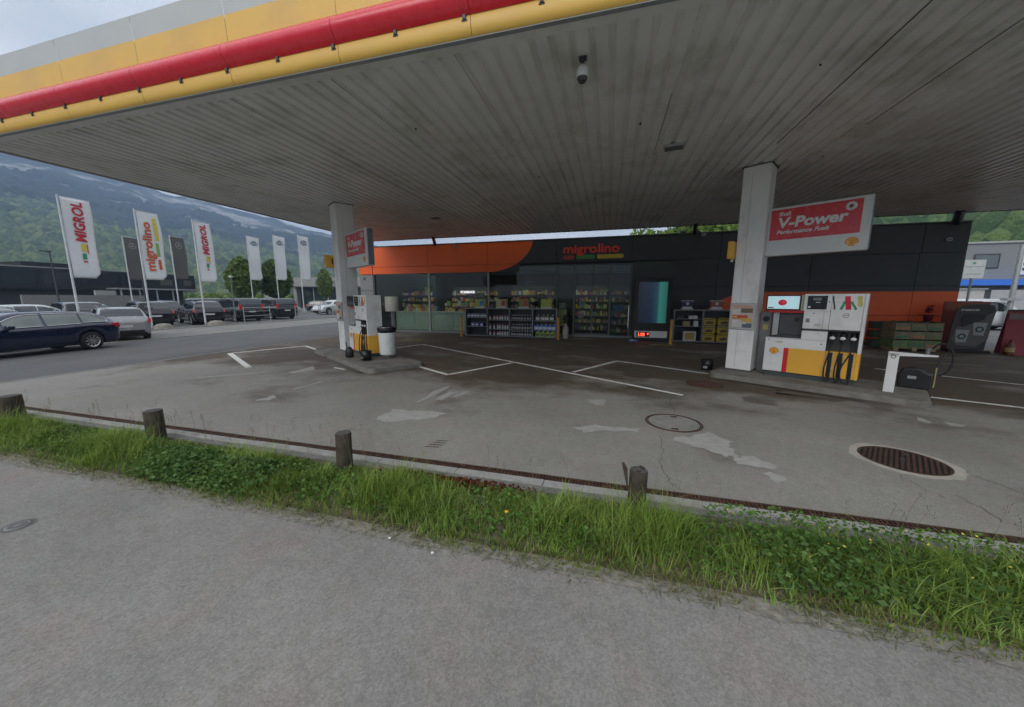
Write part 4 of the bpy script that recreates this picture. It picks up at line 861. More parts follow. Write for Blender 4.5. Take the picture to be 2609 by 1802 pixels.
# digital screen and price display
ds = thing('digital_screen', 'tall black advertising screen glowing blue green beside the door', 'screen', (1.85, 17.1, 0))
MB().box(-.78, .78, 0, .22, .02, 2.82).build('housing', black, ds, bevel=.02)
def screen_mat():
    m = bpy.data.materials.new('screen_gradient'); m.use_nodes = True; t = m.node_tree; b = t.nodes['Principled BSDF']; tc = t.nodes.new('ShaderNodeTexCoord'); s = t.nodes.new('ShaderNodeSeparateXYZ'); t.links.new(tc.outputs['Generated'], s.inputs[0])
    r = t.nodes.new('ShaderNodeValToRGB'); e = r.color_ramp.elements; e[0].position = 0; e[0].color = (.006, .009, .02, 1); e[1].position = 1; e[1].color = (.03, .15, .12, 1)
    for p, c in ((.45, (.008, .02, .055)), (.66, (.015, .07, .10)), (.76, (.045, .26, .21))): x = e.new(p); x.color = (*c, 1)
    t.links.new(s.outputs['X'], r.inputs[0]); t.links.new(r.outputs[0], b.inputs['Emission Color']); b.inputs['Emission Strength'].default_value = .38; b.inputs['Base Color'].default_value = (.01, .02, .03, 1); b.inputs['Roughness'].default_value = .15; return m
MB().box(-.60, .60, -.008, .001, .84, 2.66).build('screen_face', screen_mat(), ds); MB().cyl((-.02, .1, 2.82), (-.02, .1, 2.86), .06).build('sensor', black, ds)
MB().box(-.70, .68, -.06, -.002, .18, .48).build('price_board', white, ds)
pdis = MB().box(-.62, -.06, -.072, -.058, .22, .43).build('price_display', black, ds); text('1.93', .19, mat('led_red', (.6, .02, .01), .4, emit=(1, .08, .04), estr=2.2), pdis, (-.57, -.078, .255), bold=.008, sx=.95); text('0', .11, MATS['led_red'], pdis, (-.16, -.078, .31), bold=.005)
text('Bleifrei 95', .035, mgrey, ds, (-.45, -.064, .44), bold=.0)
wb = thing('water_bowl', 'blue and white flat leaflet tray beside the screen foot', 'tray', (1.1, 17.0, 0)); MB().box(-.2, .2, -.1, .1, 0, .05).build('tray', blueb, wb, rot=(0, 0, R(20))); MB().box(-.15, .1, -.06, .06, .05, .07).build('leaflet', white, wb, rot=(0, 0, R(20)))
# yellow crosses on ground
nudge = .0062
for cx, cy in ((-8.9, 14.9), (2.2, 15.9)):
    for a_ in (20, -20): d = (math.cos(R(a_))*.55, math.sin(R(a_))*.55); line((cx-d[0], cy-d[1]), (cx+d[0], cy+d[1]), .07, nudge, yline, 'yellow_cross_stroke'); nudge += .0006
line((9.2, 13.6), (10.6, 13.4), .05, .0055, yline, 'yellow_line')
# pallets with trays
pt = thing('wooden_pallet', 'wooden pallet under the plant trays at the orange wall', 'pallet', (10.95, 16.85, 0))
for k in range(3):
    MB().box(-.60+k*.55, -.50+k*.55+.04, -.4, .4, .0, .10).build('block', palwood, pt)
for k in range(5): MB().box(-.62, .74, -.4+k*.17, -.4+k*.17+.13, .10, .125).build('slat', palwood, pt)
traym = [mat('tray_green', (.14, .20, .09), .7, var=.3, scale=14), mat('tray_brown', (.22, .195, .11), .7, var=.3), mat('tray_teal', (.07, .20, .12), .7, var=.3, scale=12)]
nn = 0
for lv in range(3):
    for c_ in range(3):
        lab = '%s tray of plants in the %s layer on the pallet' % (['left', 'middle', 'right'][c_], ['bottom', 'middle', 'top'][lv])
        t = thing('plant_tray', lab, 'tray', (10.53 + c_*.47, 16.84, .127 + lv*.32), 0, 'trays stacked on the pallet')
        MB().box(-.228, .228, -.38, .38, 0, .27).box(-.228, -.21, -.38, .38, .27, .312).box(.21, .228, -.38, .38, .27, .312).box(-.21, .21, .36, .38, .27, .30).build('tray_box', traym[(lv) % 3 if lv != 2 else 1], t)
        p_, s_ = leafcloud((0, 0, .29), (.2, .37, .035), 110, .05, nn+30); stuff(quads_mesh('seedlings', p_, s_, plantleaf, t, nn)); nn += 1
        MB().box(-.19, .19, -.386, -.379, .04, .13).build('printed_front', [traym[0], traym[2], mat('tray_print_brown', (.42, .20, .11), .7)][(c_+lv) % 3], t)
t = thing('dark_green_crate_stack', 'dark green crates stacked left of the pallet', 'crates', (10.35, 17.35, 0))
for k in range(3): MB().box(-.28, .30, -.2, .2, .05+k*.36, .33+k*.36).build('crate', mat('crate_green', (.035, .06, .035), .6, var=.3), t, bevel=.02)
rb = thing('red_plant_pot', 'dark red potted plant standing on top of the trays', 'plant', (11.5, 16.9, 1.09)); MB().lathe([(0, 0), (.1, 0), (.14, .22), (.30, .24), (.3, .26), (0, .26)], n=18).build('pot', mat('dark_red', (.25, .02, .02), .5), rb); p_, s_ = leafcloud((0, 0, .45), (.12, .12, .16), 60, .07, 8); quads_mesh('flowers', p_, s_, leafmat('red_petals', (.18, .01, .02), (.26, .02, .03), (.3, .05, .05)), rb)
# starbucks banner, boards at right
bnr = thing('coffee_banner', 'tall rounded dark coffee banner standing at the shop corner', 'banner', (12.65, 16.75, 0), R(-8))
pts = [(-.52, .10), (.44, .10), (.50, 1.0), (.56, 1.5), (.50, 1.68), (.3, 1.75), (-.2, 1.72), (-.42, 1.6), (-.48, 1.2)]
fb = MB().prism(pts, -.02, .02, 'y').build('fabric', mat('banner_brown', (.060, .052, .045), .6, var=.2, scale=4), bnr)
MB().prism([(-.46, .45), (-.36, .9), (.42, 1.4), (.52, 1.45), (.48, .5), (.2, .2), (-.3, .25)], -.027, -.02, 'y').build('pale_field', mat('banner_grey', (.12, .115, .105), .6), fb)
text('STARBUCKS', .085, lab1, fb, (-.33, -.028, 1.5), bold=.003); MB().prism([(-.24, .9), (.3, 1.2), (.32, 1.35), (-.2, 1.4), (-.3, 1.2)], -.031, -.027, 'y').build('bean_picture', mat('bean_dark', (.02, .015, .012), .5), fb)
for dx, dz in ((-.2, .35), (.22, .62)):
    MB().prism([(dx-.13, dz), (dx+.13, dz), (dx+.18, dz+.46), (dx-.18, dz+.46)], -.034, -.028, 'y').build('cup_print', mat('cup_white', (.33, .34, .34), .5), fb)
    b = MB(); b.lathe([(.11, .004), (.08, .005), (0, .002)], n=20); b.build('cup_emblem', mat('emblem_dark_green', (.02, .06, .04), .5), fb, loc=(dx, -.036, dz+.22), rot=(R(90), 0, 0))
    MB().lathe([(.06, .0), (.0, .001)], n=10).build('emblem_face', MATS['cup_white'], fb, loc=(dx, -.043, dz+.22), rot=(R(90), 0, 0))
MB().prism([(-.6, 0), (.52, 0), (.46, .10), (-.54, .10)], -.25, .25, 'y').build('base', black, bnr, bevel=.02)
rs = thing('red_price_board', 'dull red board leaning behind the coffee banner', 'board', (13.05, 17.6, 0), R(-8)); MB().box(-.6, .62, 0, .04, 0, 1.82).build('board', mat('board_red', (.28, .06, .045), .6, var=.2, scale=4), rs); MB().box(-.55, .58, -.006, 0, 1.5, 1.78).build('header', mat('board_orange', (.38, .10, .05), .6), rs)
af = thing('a_frame_sign', 'red and grey folding pavement sign at the right edge', 'sign', (13.72, 16.45, 0), R(-25))
for s_, nm in ((-1, 'front'), (1, 'rear')):
    b = MB(); b.add([(-.36, s_*.28-.012, 0), (.36, s_*.28-.012, 0), (.3, s_*.03-.012, 1.5), (-.3, s_*.03-.012, 1.5), (-.36, s_*.28+.012, 0), (.36, s_*.28+.012, 0), (.3, s_*.03+.012, 1.5), (-.3, s_*.03+.012, 1.5)], [(0,1,2,3),(7,6,5,4),(0,4,5,1),(1,5,6,2),(2,6,7,3),(3,7,4,0)]); b.build('board', mat('aframe_red', (.30, .035, .045), .55, var=.15), af)
b = MB(); b.add([(-.26, -.262, .12), (.24, -.262, .12), (.22, -.108, 1.05), (-.24, -.108, 1.05)], [(0, 1, 2, 3)]); b.build('poster_panel', mat('aframe_grey', (.13, .16, .16), .6, var=.4, scale=5), af); MB().box(-.3, .3, -.05, .05, 1.5, 1.56).build('header', black, af); MB().box(-.28, .28, -.115, -.06, 1.22, 1.42).build('header_panel', mat('aframe_head', (.25, .18, .17), .5), af)
ob = thing('gas_bottle', 'small dark brown gas bottle before the folding sign', 'gas bottle', (13.35, 16.15, 0)); b = MB(); b.lathe([(0, 0), (.1, 0), (.11, .05), (.11, .32), (.05, .42), (.04, .55), (0, .55)], n=16); b.build('body', mat('brown_bottle', (.16, .05, .02), .3), ob); MB().lathe([(.112, .12), (.112, .27)], n=16).build('label_band', mat('bottle_label', (.45, .33, .12), .5), ob)
ro = thing('orange_red_display', 'orange and red goods display cut by the right frame edge', 'display', (14.55, 16.9, 0)); MB().box(-.3, .5, -.2, .2, 0, 1.0).build('crate_stack', mat('display_red', (.30, .05, .04), .6, var=.4, scale=5), ro, bevel=.02); MB().box(-.28, .45, -.18, .18, 1.0, 1.45).build('orange_box', orange, ro, bevel=.02)

# ------------------------------------------------------------------ wooden posts
def wpost(x, y, h, r, label, seed, notch=False):
    t = thing('wooden_post', label, 'post', (x, y, 0), R(seed*40), 'short wooden posts along the verge'); n = 20; rr = random.Random(seed)
    J = [r*(1 + rr.uniform(-.04, .04)) for _ in range(n)]; lev = [(-.1, 1.02), (.0, 1.03), (.15, 1.0), (.3, .99), (h-.012, .98), (h, .93)]; V_ = []
    for z, k in lev: V_ += [(J[j]*k*math.cos(2*math.pi*j/n) + z*.03*math.sin(seed), J[j]*k*math.sin(2*math.pi*j/n), z) for j in range(n)]
    b = MB(); b.add(V_, [(i*n+j, i*n+(j+1) % n, (i+1)*n+(j+1) % n, (i+1)*n+j) for i in range(len(lev)-1) for j in range(n)], True); b.build('trunk', wood, t)
    b = MB(); b.add([(J[j]*.935*math.cos(2*math.pi*j/n) + h*.03*math.sin(seed), J[j]*.935*math.sin(2*math.pi*j/n), h+.001) for j in range(n)], [tuple(range(n))]); b.build('end_grain', woodtop, t)
    if notch:
        b = MB(); b.prism([(-r-.008, .22), (-r-.002, .22), (-r-.012, h+.0), (-r-.048, h+.06), (-r-.066, h+.05)], -.01, .01, 'y'); b.build('splinter', wood, t, rot=(0, 0, -R(seed*40)))
        b = MB(); b.box(r*.55, r*.8, -.02, .03, h-.01, h+.02); b.box(-r*.5, -r*.2, -.05, -.02, h-.01, h+.018); b.build('raised_chip', wood, t)
    return t
wpost(.31, 3.2, .41, .078, 'split wooden post with a splinter, nearest the camera', 1, True)
wpost(-2.83, 3.14, .46, .085, 'weathered wooden post, second from the right in the verge', 2)
wpost(-5.98, 3.2, .43, .10, 'weathered wooden post, third from the right in the verge', 3)
wpost(-9.32, 3.2, .39, .13, 'weathered wooden post at the left edge of the photo', 4)

# ------------------------------------------------------------------ grass verge
def blades(name, n, xr, yr, hfun, wid, lean, m, seed, seg=3, dens=None):
    g_ = np.random.default_rng(seed); x = g_.uniform(*xr, n*3); y = g_.uniform(*yr, n*3)
    keep = g_.random(n*3) < dens(x, y) if dens is not None else np.ones(n*3, bool)
    x = x[keep][:n]; y = y[keep][:n]; n = len(x)
    # clump the blades
    cx = np.round(x*9)/9 + .04*np.sin(x*91); cy = np.round(y*9)/9 + .04*np.cos(y*83); k = .55
    ang0 = np.arctan2(y-cy, x-cx); x = x*(1-k*.3)+cx*k*.3; y = y*(1-k*.3)+cy*k*.3
    h = hfun(x, y)*g_.uniform(.45, 1.1, n); ang = np.where(g_.random(n) < .6, ang0, g_.uniform(0, 6.283, n)); ln = h*lean*g_.uniform(.2, 1.5, n)
    wx = -np.sin(ang); wy = np.cos(ang); w = wid*g_.uniform(.6, 1.3, n)
    rows = []; 
    for i in range(seg+1):
        f = i/seg; px = x + np.cos(ang)*ln*f**1.8; py = y + np.sin(ang)*ln*f**1.8; pz = h*(f - .18*lean*f**3)
        ww = w*(1-f**1.6)*.5 + .0003
        rows.append(np.stack([px-wx*ww, py-wy*ww, pz], 1)); rows.append(np.stack([px+wx*ww, py+wy*ww, pz], 1))
    V_ = np.stack(rows, 1).reshape(-1, 3); m_ = 2*(seg+1); base = (np.arange(n)*m_)[:, None]
    F = np.concatenate([base + np.array([2*i, 2*i+1, 2*i+3, 2*i+2]) for i in range(seg)], 1).reshape(-1)
    nf = n*seg; me = bpy.data.meshes.new(name); me.vertices.add(len(V_)); me.vertices.foreach_set('co', V_.ravel().astype(np.float32))
    me.loops.add(nf*4); me.loops.foreach_set('vertex_index', F.astype(np.int32)); me.polygons.add(nf); me.polygons.foreach_set('loop_start', np.arange(0, nf*4, 4, dtype=np.int32)); me.update(calc_edges=True); me.materials.append(m)
    o = bpy.data.objects.new(name, me); COL.objects.link(o); return o
g_main = leafmat('grass_green', (.10, .16, .024), (.215, .32, .042), (.42, .50, .13))
g_dark = leafmat('grass_dark', (.055, .10, .02), (.10, .18, .035), (.16, .26, .055)); g_dry = leafmat('grass_dry', (.20, .17, .08), (.30, .26, .13), (.40, .35, .2)); weed = leafmat('weed_leaf', (.055, .11, .028), (.10, .19, .045), (.19, .30, .08)); weed2 = leafmat('weed_leaf_light', (.06, .13, .02), (.10, .21, .035), (.18, .31, .07))
def nz1(x): return .5 + .25*np.sin(x*1.7+.4) + .15*np.sin(x*4.3+1.1) + .1*np.sin(x*9.7)
def edge(y, lo, hi): return np.clip((y-lo)/.25, 0, 1)*np.clip((hi-y)/.12, 0, 1)
def n2(x, y): return .5 + .22*np.sin(x*3.1+y*2.3+1) + .16*np.sin(x*7.3-y*5.1) + .12*np.sin(x*13.7+y*9.1+2) + .1*np.sin(x*23+y*17)
hf = lambda x, y: (.09 + .27*np.clip(n2(x, y), 0, 1.1)**1.5)*(.25 + .75*np.clip((y-2.32)/.4, 0, 1))*(1 - .5*np.clip((y-2.85)/.35, 0, 1))*np.where(x < -9, .85, 1)
dn = lambda x, y: np.clip(edge(y, 2.27+.08*np.sin(x*2.3)+.06*np.sin(x*7.1)+.03*np.sin(x*19), 3.24)*(.25 + 1.1*n2(x*1.3+2, y*1.2)), 0, 1)
DG = 'green grass and weeds growing along the verge'
def st(o, label, cat='grass'): stuff(o); return tag(o, label, cat)
st(blades('grass', 52000, (-13.4, 9), (2.28, 3.26), hf, .0065, .55, g_main, 11, 3, dn), 'tall bright green grass growing along the verge')
st(blades('arching_grass', 9000, (-13.4, 9), (2.36, 3.15), lambda x, y: hf(x, y)*1.25, .009, 1.15, leafmat('grass_bright', (.11, .19, .03), (.20, .33, .06), (.34, .46, .14)), 15, 5, lambda x, y: np.clip(n2(x*1.7+5, y*2)*1.8-.75, 0, 1)), 'broad bright arching grass blades in loose clumps')
st(blades('cut_grass', 7000, (-13.4, 9), (2.20, 2.5), lambda x, y: .035 + 0*y, .0045, 2.6, leafmat('grass_olive', (.09, .10, .035), (.14, .16, .05), (.24, .23, .10)), 16, 2, lambda x, y: np.clip(1.15-(2.42-y)/.2, .0, 1)*np.clip(n2(x*2, y*3)*1.6-.3, 0, 1)), 'short olive grass and clippings spilling onto the path')
st(blades('dark_grass', 15000, (-13.4, 9), (2.28, 3.26), lambda x, y: hf(x, y)*.75, .006, .8, g_dark, 12, 3, dn), 'short dark grass undergrowth in the verge')
st(blades('straw', 3800, (-13.4, 9), (2.35, 3.2), lambda x, y: hf(x, y)*1.05, .0045, .9, g_dry, 17, 4, lambda x, y: np.clip(n2(x*1.1+9, y*1.6)*2-.8, 0, 1)), 'dead straw coloured stalks standing among the green grass')
st(blades('dry_grass', 8200, (-13.4, 9), (2.24, 3.2), lambda x, y: .05 + .05*nz1(x)+0*y, .004, 1.6, g_dry, 13, 2, lambda x, y: np.clip(1.1-np.abs(y-2.42)/.2, .08, 1)), 'dry straw coloured grass along the path edge')
st(blades('tall_grass_clump', 5200, (-13.2, 6), (2.65, 3.1), lambda x, y: (.30 + .10*np.sin(x*5))*np.ones_like(y), .0055, .75, weed2 and g_main, 14, 5, lambda x, y: (np.sin(x*2.9+.5) > .55).astype(float)), 'long arching grass clumps in the verge', 'grass')
# seed heads
def seedheads():
    b = MB(); r = random.Random(3)
    for k in range(120):
        x = r.uniform(-11.5, 4.5) if r.random() < .4 else r.gauss(-5, 1.6); y = r.uniform(2.8, 3.25); h = r.uniform(.34, .56); lx = r.uniform(-.12, .12); ly = r.uniform(-.05, .1)
        p = [(x + lx*f*f, y + ly*f*f, h*f) for f in (0, .4, .75, 1)]; b.cur = 0; b.tube(p, .0011, 3); e = Vector(p[-1]); b.cur = 1
        for q in range(r.randrange(4, 9)):
            a = e + Vector((r.uniform(-.02, .02), r.uniform(-.015, .015), -q*.014)); b.cyl(a, a + Vector((r.uniform(-.008, .008), 0, .014)), .0022, .0006, n=3, caps=False)
    return b.build('seed_heads', [g_dry, mat('seed_brown', (.10, .085, .06), .8)])
st(seedheads(), 'thin flowering grass stalks with dark seed heads')
# broadleaf weeds: several leaflets on stems
def weeds(name, n, xc, xs_, yr, hmax, size, m, seed, label, spread=None):
    g_ = np.random.default_rng(seed); x = g_.normal(xc, xs_, n) if spread is None else g_.uniform(*spread, n); y = g_.uniform(*yr, n); ymid = (yr[0]+yr[1])/2
    hh = hmax*(1 - ((y-ymid)/(yr[1]-yr[0])*1.7)**2).clip(.15, 1)*(.7+.3*nz1(x*3)); z = hh*g_.random(n)**.6
    o = quads_mesh(name, np.stack([x, y, z+.01], 1), size*(.5 + g_.random(n)), m, None, seed, flatness=.65, aspect=1.35); return st(o, label, 'weeds')
weeds('leafy_weeds', 5500, -4.15, .42, (2.38, 3.0), .27, .030, weed, 21, 'dark leafy weed patch in the verge between the left posts')
weeds('creeping_weeds', 7000, 2.7, 1, (2.5, 3.16), .21, .030, weed, 22, 'dark broad leaved weeds at the right of verge', spread=(1.15, 6))
weeds('flowering_weeds', 3200, 2, 1, (2.75, 3.34), .30, .024, weed2, 23, 'light green flowering weeds near the drain at right', spread=(.9, 5))
weeds('clover_patch', 7000, -1, 1, (2.5, 3.2), .16, .026, weed2, 24, 'low clover like weeds scattered between the posts', spread=(-9, 1))
o = quads_mesh('tiny_flowers', np.stack([rng.uniform(.9, 4.6, 130), rng.uniform(2.7, 3.18, 130), rng.uniform(.14, .27, 130)], 1), np.full(130, .013), mat('flower_yellow', (.60, .52, .08), .6)); st(o, 'tiny yellow flowers among the right hand weeds', 'flowers')
weeds('red_leaves', 900, -1.55, .35, (3.08, 3.28), .10, .03, leafmat('red_leaf', (.09, .02, .01), (.15, .04, .02), (.18, .08, .03)), 25, 'reddish low leaves between the verge and kerb')
def dandelion(x, y, h, m_, lab, lx=0, ly=0, r=.017, z0=0):
    t = thing('dandelion', lab, 'flower', (x, y, 0)); MB().tube([(0, 0, z0), (lx*.5, ly*.5, h*.6), (lx, ly, h)], .0025, 5).build('stem', g_dry, t)
    MB().lathe([(0, -.006), (r, 0), (r*.9, .006), (0, .008)], c=(lx, ly, h), n=12).build('flower_head', m_, t); return t
dandelion(-.73, 2.52, .28, mat('dandelion_yellow', (.70, .42, .03), .6), 'single yellow dandelion flower in mid verge', .01, -.05)
dandelion(-1.55, 2.5, .018, lab1, 'closed white bud on a stalk lying on the path, left', -.1, -.24, .013); dandelion(-1.05, 2.55, .025, lab1, 'closed white bud on a long stalk lying on the path', -.18, -.36, .013)
dandelion(2.55, 2.55, .22, lab1, 'white flower among the weeds at the far right', .05, -.06, .018)

# ------------------------------------------------------------------ cars
def interp(st_, xq):
    st_ = np.array(st_, float); xs_ = st_[:, 0]; out = []
    for c_ in range(1, st_.shape[1]):
        ys_ = st_[:, c_]; d = np.diff(ys_)/np.diff(xs_); mm = np.zeros(len(xs_)); mm[0] = d[0]; mm[-1] = d[-1]
        for i in range(1, len(xs_)-1): mm[i] = 0 if d[i-1]*d[i] <= 0 else 2/(1/d[i-1]+1/d[i])
        i = np.clip(np.searchsorted(xs_, xq, 'right')-1, 0, len(xs_)-2); h = xs_[i+1]-xs_[i]; t_ = (xq-xs_[i])/h
        out.append((2*t_**3-3*t_**2+1)*ys_[i] + (t_**3-2*t_**2+t_)*h*mm[i] + (-2*t_**3+3*t_**2)*ys_[i+1] + (t_**3-t_**2)*h*mm[i+1])
    return np.array(out)
STY = {
 'estate': dict(st=[(0,.42,.76,.80,.66,.58),(.05,.30,.93,.98,.84,.72),(.22,.25,.99,1.14,.90,.69),(.50,.22,.99,1.34,.92,.66),(.9,.22,.98,1.43,.925,.64),(1.6,.22,.96,1.475,.93,.64),(2.5,.22,.94,1.47,.93,.64),(3.0,.22,.93,1.38,.93,.66),(3.65,.22,.93,1.0,.925,.76),(4.2,.24,.86,.90,.91,.74),(4.7,.26,.70,.74,.84,.66),(4.88,.36,.52,.55,.62,.5)],
     wheels=(.98, 3.83), R=.335, side=[(.42, 1.15, .12, .8), (1.2, 2.12, .06, .88), (2.2, 3.1, .06, .86)], rear=(.10, .45), front=(3.02, 3.6)),
 'hatch': dict(st=[(0,.44,.78,.82,.66,.60),(.05,.32,.96,1.0,.84,.74),(.18,.27,1.02,1.16,.89,.72),(.42,.24,1.02,1.46,.90,.66),(.8,.24,1.0,1.53,.90,.65),(1.6,.24,.98,1.55,.90,.64),(2.2,.24,.96,1.53,.90,.64),(2.7,.24,.96,1.38,.90,.67),(3.2,.24,.95,1.02,.90,.74),(3.8,.26,.84,.88,.86,.68),(4.1,.30,.66,.70,.76,.6),(4.2,.4,.52,.55,.6,.5)],
     wheels=(.82, 3.35), R=.32, side=[(.5, 1.05, .12, .82), (1.1, 1.95, .08, .86), (2.0, 2.75, .08, .84)], rear=(.15, .40), front=(2.72, 3.15)),
 'suv': dict(st=[(0,.48,.86,.90,.72,.64),(.05,.34,1.06,1.10,.88,.78),(.14,.30,1.10,1.24,.93,.76),(.34,.28,1.10,1.62,.94,.70),(.8,.28,1.09,1.70,.94,.69),(1.8,.28,1.06,1.72,.94,.69),(2.5,.28,1.05,1.69,.94,.70),(3.0,.28,1.05,1.52,.94,.73),(3.6,.28,1.05,1.12,.94,.80),(4.3,.3,1.0,1.04,.92,.78),(4.6,.32,.80,.84,.86,.7),(4.7,.42,.6,.63,.66,.5)],
     wheels=(.90, 3.75), R=.365, side=[(.5, 1.1, .12, .84), (1.16, 2.05, .08, .88), (2.12, 2.95, .08, .86)], rear=(.12, .33), front=(3.05, 3.52)),
 'van': dict(st=[(0,.44,.92,.96,.84,.78),(.04,.30,1.06,1.10,.94,.86),(.07,.28,1.08,1.40,.96,.84),(.16,.28,1.08,1.82,.96,.80),(.4,.28,1.08,1.90,.96,.78),(1.8,.28,1.08,1.92,.96,.78),(3.4,.28,1.08,1.90,.96,.78),(3.8,.28,1.08,1.76,.96,.80),(4.4,.28,1.08,1.22,.96,.84),(4.8,.30,1.02,1.06,.92,.8),(5.05,.34,.76,.8,.84,.66),(5.12,.44,.6,.62,.66,.5)],
     wheels=(.98, 4.2), R=.345, side=[(.3, 1.5, .10, .82), (1.58, 2.8, .08, .84), (2.88, 3.8, .08, .80)], rear=(.065, .155), front=(3.85, 4.35)),
}
def section(r_, arch=0):
    zs, zb, zt, w, wt = r_; zs2 = max(zs, arch); hgt = zb-zs2
    return [(w*.86, zs2), (w*.955, zs2+min(.05, hgt*.3)), (w*.99, zs2+hgt*.35), (w, zs2+hgt*.6), (w*.985, zs2+hgt*.86), (w*.95, zb), (w*.93, zb+.012), (wt+ (w*.93-wt)*.35 , zb+.012+(zt-zb)*.65), (wt, zt-.035*min(1, (zt-zb)*3)), (wt*.86, zt-.006), (wt*.5, zt+.008), (0, zt+.014)]
def car(style, paint, loc, rz, name, label, cat='car', group=None, plate=True, rails=False, chromeline=False):
    cglass = MATS['car_glass_painted_light'] if chromeline else MATS['car_glass']
    s = STY[style]; t = thing(name, label, cat, loc, rz, group); Lc = s['st'][-1][0]; x0 = Lc/2; Rw = s['R']; ar = Rw*1.16
    xs_ = set(np.round(np.linspace(0, Lc, 44), 3)) | {q[0] for q in s['st']}
    for wx in s['wheels']:
        for f in (-1, -.97, -.9, -.75, -.5, -.25, 0, .25, .5, .75, .9, .97, 1): xs_.add(round(wx+f*ar, 4))
    xs_ = np.array(sorted(xs_)); P_ = interp(s['st'], xs_).T; rows = []
    for x, r_ in zip(xs_, P_):
        a = 0
        for wx in s['wheels']:
            if abs(x-wx) < ar: a = Rw + math.sqrt(ar*ar-(x-wx)**2)*.96
        sec = section(r_, a); rows.append([(x, -y, z) for y, z in sec] + [(x, y, z) for y, z in sec[-2::-1]])
    n = len(rows[0]); b = MB(); V_ = [(p[0]-x0, p[1], p[2]) for r_ in rows for p in r_]
    b.add(V_, [(i*n+j, (i+1)*n+j, (i+1)*n+j+1, i*n+j+1) for i in range(len(rows)-1) for j in range(n-1)], True)
    b.add([(p[0]-x0, p[1], p[2]) for p in rows[0]], [tuple(range(n))]); b.add([(p[0]-x0, p[1], p[2]) for p in rows[-1]], [tuple(reversed(range(n)))])
    b.build('body', paint, t)
    b = MB(); b.box(.1-x0, Lc-.15-x0, -.66, .66, .2, .75); b.build('underbody', black, t)
    def surf(x, sd, f):      # side glass surface point
        sec = section(interp(s['st'], np.array([x]))[:, 0]); a, c_, d = sec[6], sec[7], sec[8]
        q = (a[0]+(c_[0]-a[0])*f/.65, a[1]+(c_[1]-a[1])*f/.65) if f < .65 else (c_[0]+(d[0]-c_[0])*(f-.65)/.35, c_[1]+(d[1]-c_[1])*(f-.65)/.35)
        return Vector((x-x0, sd*(q[0]+.010), q[1]+.002))
    for sd in (-1, 1):
        for k, (a, c_, f0, f1) in enumerate(s['side']):
            N_ = 8; g_ = []
            for i in range(N_+1):
                x = a + (c_-a)*i/N_; f = i/N_
                top = f1
                if k == 0: top = f1*(1-.55*(1-f)**2.2) if style != 'van' else f1
                if k == len(s['side'])-1: top = f1*(1-.35*f**3)
                g_.append([surf(x, sd, f0 + (top-f0)*j/4) for j in range(5)])
            V_ = [p for r_ in g_ for p in r_]; b = MB(); b.add(V_, [(i*5+j, (i+1)*5+j, (i+1)*5+j+1, i*5+j+1) if sd < 0 else (i*5+j, i*5+j+1, (i+1)*5+j+1, (i+1)*5+j) for i in range(N_) for j in range(4)], True); b.build('side_window', cglass, t)
            if chromeline:
                MB().tube([r_[0] + Vector((0, sd*.006, -.006)) for r_ in g_], .015, 5).tube([r_[-1] + Vector((0, sd*.006, .006)) for r_ in g_], .014, 5).build('chrome_trim', chrome, t)
                if k == 0: MB().tube([p + Vector((0, sd*.006, 0)) for p in g_[0]], .009, 5).build('chrome_trim', chrome, t)
    for (a, c_), nm in ((s['rear'], 'rear_window'), (s['front'], 'windscreen')):
        g_ = []
        for i in range(7):
            x = a + (c_-a)*i/6; sec = section(interp(s['st'], np.array([x]))[:, 0]); top = sec[-1][1]; wt = sec[8][0]; row = []
            for j in range(11):
                y = -.94 + 1.88*j/10; yy = y*wt; ay = abs(yy); zz = np.interp(ay, [0, sec[10][0], sec[9][0], sec[8][0]], [sec[11][1], sec[10][1], sec[9][1], sec[8][1]])
                row.append(Vector((x-x0 + (-.012 if nm == 'rear_window' else .012), yy, zz+.010)))
            g_.append(row)
        V_ = [p for r_ in g_ for p in r_]; b = MB(); b.add(V_, [(i*11+j, (i+1)*11+j, (i+1)*11+j+1, i*11+j+1) for i in range(6) for j in range(10)], True); b.build(nm, cglass, t)
    def rear_x(z, y):   # rough rear skin position at height z
        for x in np.linspace(0, .6, 61):
            r_ = interp(s['st'], np.array([x]))[:, 0]
            if r_[1] + .0 >= z - .02 and r_[3] >= y: return x
        return .2
    zl = s['st'][2][2] - .10
    tl = mat('tail_red', (.62, .02, .025), .15, coat=1); hl = mat('head_lamp', (.55, .57, .58), .1, coat=1)
    for sd in (-1, 1):
        if style == 'van': MB().box(-.01, .10, sd*.80-.09, sd*.80+.09, .98, 1.42).build('tail_lamp', tl, t, bevel=.015, loc=(-x0+.03, 0, 0))
        else: MB().prism([(-.02, -.10), (.36, -.03), (.34, .06), (.02, .11)], -.15, .15, 'y').build('tail_lamp', tl, t, bevel=.015, loc=(-x0+.045, sd*(s['st'][1][4]-.105), zl))
        MB().prism([(-.02, -.06), (.0, .04), (-.35, .09), (-.3, -.02)], -.14, .14, 'y').build('headlight', hl, t, bevel=.02, loc=(Lc-x0-.12, sd*.62, s['st'][-2][2]-.02))
    if plate: MB().box(-.012, .0, -.26, .26, -.055, .055).build('number_plate', mat('plate_white', (.6, .6, .58), .4), t, loc=(-x0-.004, 0, s['st'][0][2]-.10))
    MB().box(-.02, .05, -.62, .62, .36, .50).build('rear_bumper', black, t, bevel=.02, loc=(-x0-.015, 0, 0)); MB().box(-.05, .03, -.58, .58, .36, .50).build('front_grille', black, t, bevel=.02, loc=(Lc-x0+.01, 0, 0))
